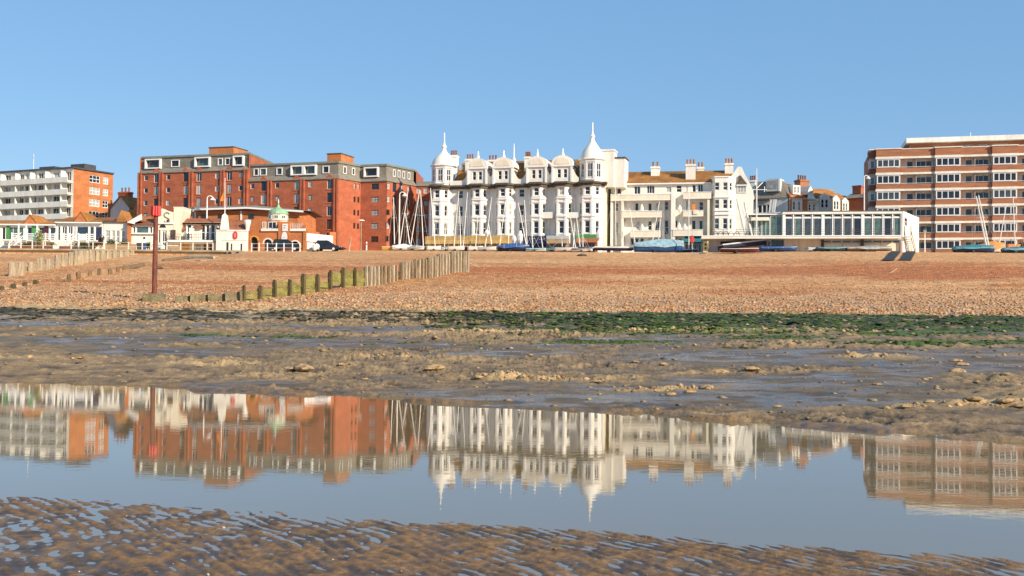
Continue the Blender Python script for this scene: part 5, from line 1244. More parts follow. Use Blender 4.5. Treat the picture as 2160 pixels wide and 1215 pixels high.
def rear_streets():
    # modern white house with a grey mansard
    t = thing('grey_mansard_house', 'white house with bulky grey mansard roof and big pale dormer behind the club', 'house', (48, 186, 11.5))
    F = pxface(t, 1588, 187, 1665, 184); z8 = lambda x, y: F.z(1580 + x / 8, 360 + y / 8); s8 = lambda x, y=0.0: F.s(1580 + x / 8, 410, y)
    ze = z8(300, 470); zt = z8(300, 165)
    m = MB(F); wins = [(s8(a), s8(b), z8(200, 720), z8(200, 575), dict(nv=1, pane=G_M)) for a, b in ((0, 45), (150, 215), (225, 290), (300, 345))]
    facade(m, F, 0, s8(660), 0, ze, wins); m.build('wall', WGREY, t)
    MB(F).box(s8(0), s8(370), -1.4, -.003, ze - .35, ze - .1).build('porch_roof', EAVES, t)
    for x in (360, 410, 440): MB(F).add([(s8(x), -1.35, z8(x, 720)), (s8(x) + .25, -1.35, z8(x, 720)), (s8(x + 25) + .25, -1.2, ze - .35), (s8(x + 25), -1.2, ze - .35), (s8(x), -1.15, z8(x, 720)), (s8(x) + .25, -1.15, z8(x, 720)), (s8(x + 25) + .25, -1.0, ze - .35), (s8(x + 25), -1.0, ze - .35)], [(0, 1, 2, 3), (7, 6, 5, 4), (0, 3, 7, 4), (1, 5, 6, 2)]).build('slanted_post', TRIM, t)
    MB(F).box(0, s8(660), -1.3, -.003, z8(200, 735), z8(200, 720)).build('balcony', TRIM, t)
    MB(F).add([(s8(60), -.2, ze), (s8(680), -.2, ze), (s8(640), .9, z8(600, 250)), (s8(540), 1.2, zt), (s8(100), 1.2, zt), (s8(60), 9, ze), (s8(680), 9, ze), (s8(540), 8, zt), (s8(100), 8, zt)],
          [(0, 1, 2, 3, 4), (4, 3, 7, 8), (0, 4, 8, 5), (1, 6, 7, 3, 2), (5, 8, 7, 6)]).build('mansard_roof', SLATE, t)
    q = MB(F).box(s8(290, -.1), s8(500, -.1), -.3, 3, z8(400, 350), z8(400, 140)).build('dormer', WGREY, t)
    MB(F).box(s8(500, -.1), s8(530, -.1), -.35, 3, z8(500, 350), z8(500, 135)).build('dormer_cheek', TRIM, q)
    MB(F).box(s8(310, -.1), s8(475, -.1), -.34, -.303, z8(400, 310), z8(400, 170)).build('dormer_panel', GTARP, q)
    MB(F).box(s8(0), s8(660), .3, 9, 0, ze - .02).build('back_wall', WGREY, t)
    chimney(t, F, 1580, 380, 1593, 398, 3, 1, WHITE, 3, TILE3)
    # red and white bay house with a turret
    t = thing('turret_bay_house', 'white and red bay house with pale dormer, small pointed turret and big brick chimney', 'house', (56, 184, 11.5))
    F = pxface(t, 1665, 184, 1728, 187); ze = z8b = F.z(1690, 417); s8 = lambda x, y=0.0: F.s(1580 + x / 8, 420, y); z8 = lambda x, y: F.z(1580 + x / 8, 360 + y / 8)
    m = MB(F); wins = [(s8(745), s8(785), z8(760, 660), z8(760, 520), dict(nv=1, nh=2, pane=G_D)), (s8(835), s8(870), z8(850, 670), z8(850, 520), dict(nv=1, nh=2)), (s8(1010), s8(1050), z8(1030, 670), z8(1030, 565), dict(nv=1, nh=2)), (s8(1085), s8(1120), z8(1100, 670), z8(1100, 565), dict(nv=1, nh=2))]
    facade(m, F, 0, F.len, 0, ze, wins); m.build('wall', WHITE, t)
    for a, b in ((690, 715), (900, 980)): MB(F).box(s8(a), s8(b), -.12, -.004, 0, ze - .2).build('brick_strip', BRICK2, t)
    MB(F).box(-.2, s8(930), -.4, -.003, ze - .05, ze + .25).build('cornice', BRICK2, t); MB(F).box(s8(975), F.len, -.5, -.003, z8(1050, 535), z8(1050, 520)).build('cornice', TRIM, t)
    MB(F).exs([(-.3, ze + .2), (3, F.z(1690, 385)), (7, ze + .2)], -.2, s8(900)).build('roof', TILE3, t)
    MB(F).exs([(-.3, z8(1050, 520)), (3, F.z(1720, 400)), (7, ze)], s8(900), F.len).build('roof', TILE, t)
    dm = MB(F).box(s8(735), s8(860), -.1, 3, z8(790, 400), z8(790, 245)).build('dormer', WHITE, t)
    for a, b in ((752, 778), (808, 832)): window(F, (s8(a), s8(b), z8(790, 375), z8(790, 270)), TRIM, G_D, 1, 2, .06, y=-.18)
    c = s8(1035); x, y, _ = F.w(c, .6, 0); z0, z1 = z8(1035, 480), z8(1035, 335)
    MB(F).add([(c - 1.0, -.3, z0), (c + 1.0, -.3, z0), (c + .62, -.1, z0 + .8), (c - .62, -.1, z0 + .8), (c - .6, -.1, z1), (c + .6, -.1, z1), (c, 0, z8(1035, 255)), (c - .6, 3, z1), (c + .6, 3, z1), (c, 3, z8(1035, 255)), (c - .62, 3, z0 + .8), (c + .62, 3, z0 + .8)],
          [(0, 1, 2, 3), (3, 2, 5, 4), (4, 5, 6), (4, 6, 9, 7), (5, 8, 9, 6), (3, 4, 7, 10), (2, 11, 8, 5)]).build('turret', WHITE, t)
    window(F, (c - .3, c + .3, z0 + 1.1, z1 - .1), TRIM, G_M, 1, 2, .07, y=-.2)
    chimney(t, F, 1688, 379, 1707, 410, 4, 1.6, BRICKB, 4); MB(F).box(0, F.len, .3, 8, 0, ze - .1).build('back_wall', BRICK2, t)
    # receding terrace of small gabled bays
    pr = [(1741, 415, 436, 192, 23), (1765, 419, 440, 199, 16), (1784, 424, 442, 206, 15), (1803, 429, 446, 214, 12), (1818, 431, 446, 222, 10), (1829, 432, 446, 231, 7)]
    names = ['first, largest', 'second', 'third', 'fourth', 'fifth', 'last, smallest']
    for i, (px, tp, bt, Y, w) in enumerate(pr):
        x = X_at(px, Y, 430); t = thing('terraced_house', f'{names[i]} white gabled bay house in the receding row, counted from the turret house', 'house', (x, Y, 11.5), 'houses receding behind the club')
        hw = w / FOC * Y / 2; F = Face(t, (x - hw, Y), (x + hw, Y + .6)); L = F.len
        z1 = F.z(px, tp); zw = F.z(px, bt + 2); zg = F.z(px, tp - 4)
        m = MB(F); ws = [(L * .14, L * .42, zw, zw + (z1 - zw) * .75, dict(nv=1, nh=2, fw=.07)), (L * .56, L * .84, zw, zw + (z1 - zw) * .75, dict(nv=1, nh=2, fw=.07))]
        facade(m, F, 0, L, 0, z1, ws); m.ext([(0, z1), (L, z1), (L * .75, zg), (L * .5, zg + .3), (L * .25, zg)], .003, .4); m.build('bay_wall', WHITE, t)
        MB(F).box(L + .003, L + hw * .9, .6, 7, 0, z1).build('wall', CREAM, t); MB(F).box(0.02, L, .41, 7, 0, z1).build('wall', CREAM, t)
        MB(F).exs([(.3, z1), (3.6, zg + 1.6), (7.2, z1)], -.9, L + hw * 1.0).build('roof', TILE, t)
    t = thing('brick_gable_house', 'brown brick gable end and chimney rising behind the receding street roofs', 'house', (66, 205, 11.5))
    F = pxface(t, 1716, 204, 1760, 206); z0 = F.z(1740, 400)
    MB(F).ext([(0, 0), (F.len, 0), (F.len, z0 - .5), (F.len * .6, z0 + .2), (F.len * .25, z0 - .1), (0, F.z(1720, 412))], 0, 8).build('wall', BRICKB, t)
    MB(F).exs([(-.3, F.z(1730, 414)), (4, F.z(1730, 399)), (8, F.z(1730, 414))], -.2, F.len * .8).build('roof', TILE, t)
    chimney(t, F, 1738, 400, 1758, 416, 1, 1.2, TAN)
    t = thing('tall_chimney_house', 'dark roofed house with a tall red brick chimney beside the banded flats', 'house', (74, 212, 11.5))
    F = pxface(t, 1778, 214, 1838, 210); z0 = F.z(1800, 418)
    MB(F).box(0, F.len, 0, 8, 0, z0).build('wall', BRICK, t); MB(F).exs([(-.4, z0), (4, F.z(1800, 404)), (8.4, z0)], 0, F.len).build('roof', SLATE, t)
    chimney(t, F, 1798, 391, 1816, 418, 3, 1.4, BRICK)
    MB(F).ext([(F.s(1820, 410), z0 - 1), (F.s(1836, 410), z0 - 1), (F.s(1836, 410), F.z(1830, 408)), (F.s(1826, 405), F.z(1826, 401)), (F.s(1820, 410), F.z(1820, 410))], 1, 2).build('dark_gable', BRICKD, t)
rear_streets()

def banded_flats():
    t = thing('banded_apartment_block', 'seven storey apartment block with red brick bands, white strips, bays and recessed balconies', 'building', (90, 172, 11.0))
    ox, oy = t.location.x, t.location.y
    F = pxface(t, 1849, 172, 2147, 166.3); zq = lambda x, y: F.z(1800 + x / 4.05, 260 + y / 4.05); sx = lambda x, y=0.0: F.s(1800 + x / 4.05, 400, y)
    H = (zq(300, 380) - zq(300, 660)) / 2; ztop = zq(300, 222)
    zb = [zq(300, 222)] + [zq(300, 380) - k * H for k in range(6)]            # tops of the brick bands
    bays = [(195, 405), (700, 922), (1188, 1405), (1690, 1910)]; rec = [(405, 700), (922, 1188), (1405, 1690)]
    yr, yb = 1.9, 0.0
    for i, (l, r) in enumerate(bays):
        s0, s1 = sx(l), sx(r)
        for k in range(7):
            z1 = zb[k]; bh = 1.25 if k == 0 else .82
            MB(F).box(s0, s1, yb, yr + 2, z1 - bh, z1 - .02).build('brick_band', BRICKB, t)
            MB(F).box(s0 - .08, s1 + .08, yb - .08, yr + 1.9, z1 - bh - .40, z1 - bh - .004).build('white_strip', WHITE, t)
            zlo = zb[k + 1] + .06 if k < 6 else .1
            zhi = z1 - bh - .41
            if zhi - zlo > .6:
                window(F, (s0 + .12, s1 - .12, zlo, zhi), TRIM, R.choice([G_D, G_D, G_M]), 4, 1, .17, y=.02)
                MB(F).box(s0 + .02, s1 - .02, .35, yr + 1.8, zlo - .06, zhi + .03).build('bay_core', WGREY, t)
        MB(F).box(s0 - .12, s1 + .12, yb - .1, yr + 2.05, ztop, ztop + .16).build('coping', WHITE, t)
        G = F.sub(s1 + .003, yb, s1 + .003, yr)                                   # brick cheek of the bay, its sunlight put into brighter brick
        for k in range(7): MB(F).box(s1 + .003, s1 + .05, yb + .4, yr, zb[k] - (1.2 if k == 0 else .8) - 1.9, zb[k] - (1.2 if k == 0 else .8) - .4).build('sunlit_bay_cheek', BRICK2, t)
    for i, (l, r) in enumerate(rec):
        s0, s1 = sx(l) + .06, sx(r) - .02; wl = MB(F); ws = []
        for k in range(7):
            z1 = zb[k]; bh = 1.25 if k == 0 else .82; zlo = zb[k + 1] - .3 if k < 6 else .1; zhi = z1 - bh - .36
            for f, w, h in ((.30, 1.0, 1.9), (.62, 1.6, 1.3), (.86, .9, 1.9)): ws.append((s0 + (s1 - s0) * f - w / 2, s0 + (s1 - s0) * f + w / 2, zhi - .25 - h, zhi - .25, dict(nv=2 if w > 1.2 else 1, fw=.07, pane=R.choice([G_D, G_D, G_M]))))
        facade(wl, F, s0, s1, 0, ztop, ws, y=yr); wl.build('recess_wall', WHITE, t)
        for k in range(7):
            z1 = zb[k]; bh = 1.25 if k == 0 else .82
            b = MB(F).box(s0, s1, yb + .35, yb + .55, z1 - bh, z1 - .03).build('balcony_parapet', BRICKB, t)
            MB(F).box(s0, s1, yb + .28, yr + .05, z1 - bh - .32, z1 - bh - .005).build('white_strip', WHITE, b)
            MB(F).box(s0, s1, yb + .42, yb + .48, z1 + .1, z1 + .16).build('hand_rail', TRIM, b) if k else None
            if k: MB(F).box(s0 + (s1 - s0) * .45, s0 + (s1 - s0) * .45 + .08, yb + .6, yr - .02, z1 - .02, z1 + H - 1.2).build('screen', WGREY, b)
        MB(F).box(s0, s1, yb + .3, yr + .8, ztop - .02, ztop + .12).build('coping', WHITE, t)
    # left return, its shade put into darker brick and grey wall tones
    E = Face(t, W2(F, sx(195) - .9, 3.5), W2(F, sx(195), .05))
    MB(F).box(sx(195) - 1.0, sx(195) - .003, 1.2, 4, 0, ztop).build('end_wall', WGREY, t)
    for k in range(7):
        z1 = zb[k]; MB(F).box(sx(195) - 1.12, sx(195) - .004, .6, 4.1, z1 - (1.25 if k == 0 else .82), z1 - .02).build('shaded_end_band', BRICKD, t)
        window(F, (sx(195) - .85, sx(195) - .15, z1 + .1 if k else z1 - 2.9, z1 + 1.4 if k else z1 - 1.35), TRIM, G_G, 1, 1, .07, y=1.08) if k else None
    MB(F).box(sx(195) - 1.15, sx(195) - .05, .5, 4.2, ztop, ztop + .16).build('coping', WHITE, t)
    MB(F).box(sx(195) - .9, sx(1910), yr + .35, 16, 0, ztop - .05).build('back_wall', BRICKB, t)
    # penthouse
    yp = 3.5; s0 = sx(450, yp); zp1, zp0 = F.z(1960, 291, yp), F.z(1960, 301, yp)
    pw = MB(F); ws = [(F.s(a, 300, yp), F.s(b, 300, yp), ztop + .1, zp0 - .5, dict(nv=v, pane=G_M)) for a, b, v in ((2030, 2058, 2), (2062, 2084, 3), (2096, 2128, 3))]
    facade(pw, F, s0 + .5, sx(1900), ztop - .05, zp0, ws, y=yp + .5); pw.build('penthouse_wall', BRICKB, t)
    MB(F).box(s0, sx(1910), yp - .6, 12, zp0, zp1).build('penthouse_roof', WHITE, t)
    s, z = F.sz(2047, 283, yp + 1); MB(F).tube((s, yp + 1, zp1), (s, yp + 1, z + .3), .06).build('roof_vent', TRIM, t)
banded_flats()
# ================================================================== BEACH STRUCTURES
TIMB3 = mat('dark_weedy_post', (.13, .095, .04), .8, .3, 2.2, .6, 6, stretch=(2, 2, .6), col2=(.06, .05, .02))
TIMBG = mat('weedy_green_planks', (.27, .25, .055), .8, .3, 1.2, .6, 6, stretch=(1, 1, 2), col2=(.13, .105, .035))
TIMB4 = mat('weathered_brown_timber', (.40, .28, .16), .8, .25, 1.5, .6, 6, stretch=(3, 3, .5))
TIMB5 = mat('shaded_brown_boards', (.15, .085, .045), .85, .3, 2, .6, 6, stretch=(1, 1, 2))
def sea_wall():
    t = thing('sea_wall', 'long low concrete sea wall with overhanging lip at the top of the beach', 'wall', (-70, 150, 0))
    F = Face(t, (-150, 150), (X_at(478, 150), 150)); L = F.len
    MB(F).exs([(1.0, 8.3), (1.0, 9.95), (-.45, 9.95), (-.5, 9.72), (-.22, 9.6), (-.05, 9.3), (0, 8.3)], 0, L).build('wall', CONC, t)
    k = 4.0; j = MB(F)
    while k < L: j.box(k, k + .05, -.515, -.45, 9.74, 9.93); k += 6.0
    j.build('joint', EAVES, t)
    t2 = thing('outfall_block', 'rounded concrete outfall block with two dark pipe mouths at the end of the sea wall', 'outfall', (X_at(495, 149.5), 149.5, 9.0))
    F = pxface(t2, 478.5, 149.3, 513, 149.3); L = F.len; h = .95
    MB(F).ext([(0, -.6), (L, -.6), (L, h * .8), (L - .3, h), (.2, h), (0, h * .9)], 0, 2.5).build('block', CONC, t2)
    for px in (485, 501):
        s = F.s(px, 534); c = [(s + .32 * math.cos(a), .32 + .42 * math.sin(a)) for a in [k * math.pi / 6 for k in range(12)]]
        MB(F).ext(c, -.12, -.003).build('pipe_mouth', DARK, t2)
sea_wall()

def groyne(label, posts, pw, mat_near, mat_far, switch, boards, dense_from=None, cat='groyne', skip_boards=(), bmat=None):
    """posts: (px, y top, y bottom) in the photo; they stand in one straight line up the beach"""
    a = gnd(posts[0][0], posts[0][2], 30); b = gnd(posts[-1][0], posts[-1][2], 30)
    t = thing('timber_groyne', label, cat, (a.x, a.y, a.z)); F = Face(t, (a.x, a.y), (b.x, b.y)); rec = []
    for i, (px, yt, yb) in enumerate(posts):
        s, z1 = F.sz(px, yt); x, y = W2(F, s); zg = g1(x, y) - a.z; z0 = min(F.z(px, yb), zg) - .35; h = z1 - z0
        m = MB(F); w = pw * R.uniform(.78, 1.22); d = R.uniform(-.09, .09)
        m.add([(s - w, -w, z0), (s + w, -w, z0), (s + w, w, z0), (s - w, w, z0), (s - w * .9 + d, -w * .9, z1 - .05), (s + w * .9 + d, -w * .9, z1 - R.uniform(0, .14)), (s + w * .9 + d, w * .9, z1), (s - w * .9 + d, w * .9, z1 - R.uniform(0, .1))],
              [(0, 1, 5, 4), (1, 2, 6, 5), (2, 3, 7, 6), (3, 0, 4, 7), (4, 5, 6, 7)])
        m.build('post', ((TIMB3 if mat_near is TIMBG else mat_near) if i < switch else (TIMB4 if R.random() < .35 and mat_far is TIMB else mat_far)), t); rec.append((s, z1, z0))
    for i in range(len(rec) - 1):
        if i in skip_boards: continue
        (sA, zA, bA), (sB, zB, bB) = rec[i], rec[i + 1]; n = boards
        for k in range(n):
            fa, fb = k / n, (k + 1) / n
            gap = .12 if i >= switch or bmat else .22
            ta, tb = zA - gap, zB - gap if abs(zB - zA) < .12 else zA - gap
            lo = min(bA, bB) + .1
            za0, za1 = ta - (ta - lo) * fb + .02, ta - (ta - lo) * fa; zb0, zb1 = tb - (tb - lo) * fb + .02, tb - (tb - lo) * fa
            if R.random() < .06: continue
            y = pw + .02 + R.uniform(0, .05); dz = R.uniform(-.04, .04)
            m = MB(F).add([(sA - .05, y, za0 + dz), (sB + .05, y, zb0 + dz), (sB + .05, y + .09, zb0 + dz), (sA - .05, y + .09, za0 + dz), (sA - .05, y, za1 + dz), (sB + .05, y, zb1 + dz), (sB + .05, y + .09, zb1 + dz), (sA - .05, y + .09, za1 + dz)],
                [(0, 1, 5, 4), (1, 2, 6, 5), (2, 3, 7, 6), (3, 0, 4, 7), (4, 5, 6, 7), (3, 2, 1, 0)])
            mm = bmat or (mat_near if i < switch else TIMB5)
            if i < switch and k >= n - 2 and R.random() < .5 and bmat is None: mm = WEED
            m.build('plank', mm, t)
    return t, F
P1 = [(515, 601, 637), (549, 601, 637), (581, 589, 641), (612, 589, 641), (641, 577, 640), (671, 577, 637), (698, 569, 632), (724, 563.7, 627), (750, 564, 624), (774, 560.5, 621.5)]
P2 = [(782, 560), (790, 560), (798, 560), (805, 559.5), (813, 559.5), (821, 559.5), (829, 559), (836.5, 559), (849, 552), (855.5, 552), (862, 551.5), (870, 551), (877, 545.5), (884, 545.5), (891, 545), (898, 545), (905, 540.6), (911, 540.5), (917, 540), (922, 540), (927, 534.6), (934, 534.6), (940, 534.5), (947, 534), (953, 529.5), (959, 529.5), (965, 529.5), (971, 529.5), (976.5, 529.5), (982, 529.5), (987, 529.5)]
P2 = [(px, yt, 621.5 + (575 - 621.5) * (px - 774) / (987 - 774)) for px, yt in P2]
groyne('main timber groyne with weedy green planks below and bleached posts up the beach', P1 + P2, .115, TIMBG, TIMB, 9, 5)
PB = [(372, 623, 640), (405, 620, 641), (443, 617, 640), (480, 614, 638), (511, 611, 637)]
groyne('lowest buried end of the groyne, a strip of weedy boards beside the marker base', PB, .12, CONC2, CONC2, 9, 1, bmat=CONC2)
PL = [(27, 552, 583), (46, 552, 579), (66, 552, 578), (86, 543, 576), (104, 545, 573), (122, 536, 570), (136, 536, 566), (150, 531, 563), (161, 528, 560), (172, 528, 557), (183, 528, 554), (194, 527.5, 552), (206, 527.5, 550), (218, 527.5, 548), (230, 527, 546), (243, 527, 544), (256, 527, 542), (268, 527, 540), (280, 527, 538)]
groyne('left timber groyne of pale bleached posts running up to the sea wall', PL, .22, TIMB, TIMB, 30, 4, bmat=TIMB)
PM = [(4, 602, 612), (29, 598, 610), (54, 595, 607), (77, 590, 603)]
groyne('short row of weedy stumps and low boards at the far left of the beach', PM, .15, TIMBG, TIMBG, 9, 2, bmat=TIMB)
PN = [(122, 582, 597), (146, 577, 594), (167, 572, 590), (190, 570, 586), (210, 565, 582), (232, 565, 578), (250, 562, 576), (262, 559, 573)]
groyne('broken low plank groyne half buried in shingle left of the marker pole', PN, .13, TIMB2, TIMB2, 9, 2, bmat=TAN, skip_boards=(0,))

def single_things():
    # beams and rubble that carry the broken groyne on up the beach
    for i, (a, b, h, lb) in enumerate((((258, 572), (302, 562), .35, 'dark driftwood beam lying at the end of the broken low groyne'), ((345, 553), (400, 545.5), .3, 'long dark driftwood beam on the shingle to the right of the marker pole'), ((398, 546.5), (452, 546), .28, 'thin pale driftwood beam touching the long dark one'))):
        p, q = gnd(*a), gnd(*b); o = MB(); o.tube((0, 0, .12), tuple(q - p + Vector((0, 0, .18))), h, h * .7, 7); o = o.build('driftwood_beam', TIMB2 if i < 2 else TIMB); o.location = p; tag(o, lb, 'driftwood')
    for i, (px, py, w, lb) in enumerate(((335, 566, 20, 'largest dark boulder beside the driftwood right of the pole'), (349, 561, 14, 'smaller boulder between the largest boulder and the long beam'), (342, 572, 12, 'lowest pale boulder just right of the marker pole'), (425, 552, 24, 'flat pale slab of rubble below the thin driftwood beam'), (455, 543, 18, 'concrete lump at the upper end of the driftwood line'), (1228, 540, 22, 'lone dark clump lying on the shingle below the boats'))):
        p = gnd(px, py); s_ = w / FOC * p.y * .5; o = bpy.data.objects.new('boulder', RK[i % 4]); link(o); o.location = p; o.scale = (s_, s_, s_ * .7); tag(o, lb, 'boulder')
        if i in (0, 5): o.data = RK[i % 4].copy(); o.data.materials[0] = EAVES
    p = gnd(1001, 566); q = MB().box(-.95, .95, -.15, .15, -.06, .06).build('plank', TIMB); q.location = p + Vector((0, 0, .35)); q.rotation_euler = (0, rad(24), rad(5)); tag(q, 'loose pale plank propped against the upper end of the main groyne', 'plank')
    # marker pole
    b0 = gnd(326, 637, 40); t = thing('marker_pole', 'tall rusty marker pole with bright red slatted basket on a concrete block', 'beacon', (b0.x, b0.y, b0.z))
    Y = b0.y + .5
    q0, q1 = pt(305, 640, b0.y), pt(346, 640, b0.y); zt = pt(325, 619, b0.y).z - b0.z; w = (q1.x - q0.x) / 2
    MB().add([(-w, -w * .8, -.4), (w * .92, -w * .8, -.4), (w * .92, w, -.4), (-w, w, -.4), (-w * .96, -w * .74, zt), (w * .9, -w * .74, zt - .04), (w * .88, w * .9, zt), (-w * .95, w * .9, zt)], [(0, 1, 5, 4), (1, 2, 6, 5), (2, 3, 7, 6), (3, 0, 4, 7), (4, 5, 6, 7)]).build('concrete_base', CONC2, t)
    tb = pt(329, 456, Y) - b0; tp = pt(329.5, 436.5, Y) - b0; bb = pt(325.5, 619, Y) - b0
    MB().tube(bb + Vector((0, 0, -.1)), tb + Vector((0, 0, .3)), .175, .15, 12).build('pole', RUST, t)
    c = tb; h = tp.z - tb.z; r_ = 8.2 / FOC * Y; bk = MB()
    o = MB().tube((c.x, c.y, c.z), (c.x, c.y, c.z + .05), r_, r_, 14).build('basket', RED, t)
    MB().tube((c.x, c.y, c.z + h - .05), (c.x, c.y, c.z + h), r_ * .93, r_ * .93, 14).build('basket_top', RED, o)
    for k in range(9):
        a = .2 + k * math.pi / 4.5; x, y = c.x + r_ * math.cos(a), c.y + r_ * math.sin(a)
        MB().tube((x, y, c.z + .03), (c.x + r_ * .93 * math.cos(a), c.y + r_ * .93 * math.sin(a), c.z + h + .05), .085, .085, 6).build('slat', RED, o)
    # rubber mats on the slope by the club
    for quad, lb in ((((1862, 551.5), (1884, 552), (1899, 533), (1880, 532.5)), 'narrow crumpled black mat on the shingle slope left of the club steps'), (((1897, 551.5), (1921, 552), (1931, 532.5), (1911, 532.5)), 'wide flat black rubber mat on the shingle slope below the club steps')):
        P = [gnd(*p) for p in quad]; o = P[0]; m = MB()
        top = [p - o + Vector((0, 0, .20)) for p in P]; bt = [p - o + Vector((0, 0, .02)) for p in P]
        m.add([tuple(p) for p in bt + top], [(4, 5, 6, 7), (0, 1, 5, 4), (1, 2, 6, 5), (2, 3, 7, 6), (3, 0, 4, 7)]); q = m.build('rubber_mat', RUB); q.location = o; tag(q, lb, 'mat')
    for a, b in (((1868, 583), (1893, 568)),):
        p, q = gnd(*a), gnd(*b); o = MB().tube((0, 0, .05), tuple(q - p + Vector((0, 0, .08))), .07, .05, 5).build('rope', TIMB); o.location = p; tag(o, 'pale rope stretched over the shingle below the rubber mats', 'rope')
single_things()

def railing(label, pxs, Y, h, m, rails=2, name='promenade_railing'):
    x0, x1 = X_at(pxs[0], Y), X_at(pxs[-1], Y); z = max(g1(x0, Y), 9.95); t = thing(name, label, 'railing', (x0, Y, z))
    rl = MB()
    for k in range(rails):
        zz = h * (k + 1) / rails - .04; rl.tube((0, 0, zz), (x1 - x0, 0, g1(x1, Y) - z + zz if g1(x1, Y) > 9.95 else zz), .022, n=5)
    rl.build('rail', m, t)
    for px in pxs:
        x = X_at(px, Y) - x0; zb = max(g1(x + x0, Y), 9.95) - z; MB().box(x - .07, x + .07, -.06, .06, zb - .05, zb + h + .06).build('post', m, t)
railing('thin pale promenade railing in front of the two decked cafes', [-20, 20, 44, 68, 91, 150, 196, 219], 151.6, 1.15, CREAM)
railing('pale promenade railing in front of the white beach room and bay cafe', [245, 271, 300, 318, 352, 381, 407, 437, 449], 151.6, 1.15, CREAM)
railing('row of white railing posts in front of the brick kiosk and parked car', [531, 546.5, 564, 583, 599, 617, 633], 154.5, 1.25, TRIM)

# ---------------------------------------------------------------- plants, pots and small clutter in front of the cafes
def leafy(name, label, cat, px, py0, py1, Y, wpx, m, n=260, ls=.16, group=None, stems=4):
    c = pt(px, py1, Y); zb = max(g1(c.x, Y), 9.95 if px < 500 else 0); t = thing(name, label, cat, (c.x, Y, zb), group)
    h = max(pt(px, py0, Y).z - zb, .4); w = wpx / FOC * Y / 2; rr = random.Random(px); b = MB()
    for k in range(n):
        u = rr.random() ** .45; a = rr.random() * 6.283; e = math.acos(1 - 2 * rr.random())
        lump = .78 + .3 * math.sin(a * 3 + px) * math.sin(e * 2 + px)
        p = Vector((w * u * lump * math.sin(e) * math.cos(a), w * .8 * u * math.sin(e) * math.sin(a), h * .55 + h * .48 * u * lump * math.cos(e)))
        d = Vector((rr.uniform(-1, 1), rr.uniform(-1, 1), rr.uniform(-1, 1))).normalized() * ls; e2 = d.cross(Vector((rr.uniform(-1, 1), rr.uniform(-1, 1), rr.uniform(-1, 1)))).normalized() * ls * .5
        b.quad(p - d, p + e2, p + d, p - e2)
    b.build('foliage', m, t)
    s = MB()
    for k in range(stems): a = k * 2.1; s.tube((.1 * math.cos(a), .1 * math.sin(a), -.1), (w * .4 * math.cos(a), w * .4 * math.sin(a), h * .7), .03, .012, 5)
    s.build('stem', TIMB2, t)
    return t
for (px, y0, y1, w, m, lb) in ((212, 494, 522, 22, PLANT, 'bare purple brown shrub at the corner of the dark glazed cafe'), (178, 510, 524, 20, FOL, 'small green shrub under the second cafe deck'), (197, 508, 524, 18, FOL, 'round green shrub under the right end of the second deck'), (235, 503, 518, 30, FOL, 'wide low olive shrub below the french windows'),
                               (262, 505, 518, 24, FOL, 'low green shrub beside the brick pier'), (112, 512, 526, 18, mat('yellow_green_leaves', (.22, .20, .03), .6, .4, 4), 'yellow green bush beside the white plant tub'), (84, 480, 506, 20, mat('pale_palm_leaves', (.35, .38, .12), .6, .4, 4), 'pale spiky palm on the first cafe deck'), (60, 511, 526, 24, FOL, 'dark green shrub between the first steps and deck posts'), (313, 509, 520, 18, FOL, 'green hedge under the bay window cafe')):
    leafy('shrub', lb, 'shrub', px, y0, y1, 156.2, w, m)
leafy('shrub', 'dark bush at the foot of the brick complex beside the black car', 'shrub', 716, 520, 531, 170, 40, PLANT, 300)
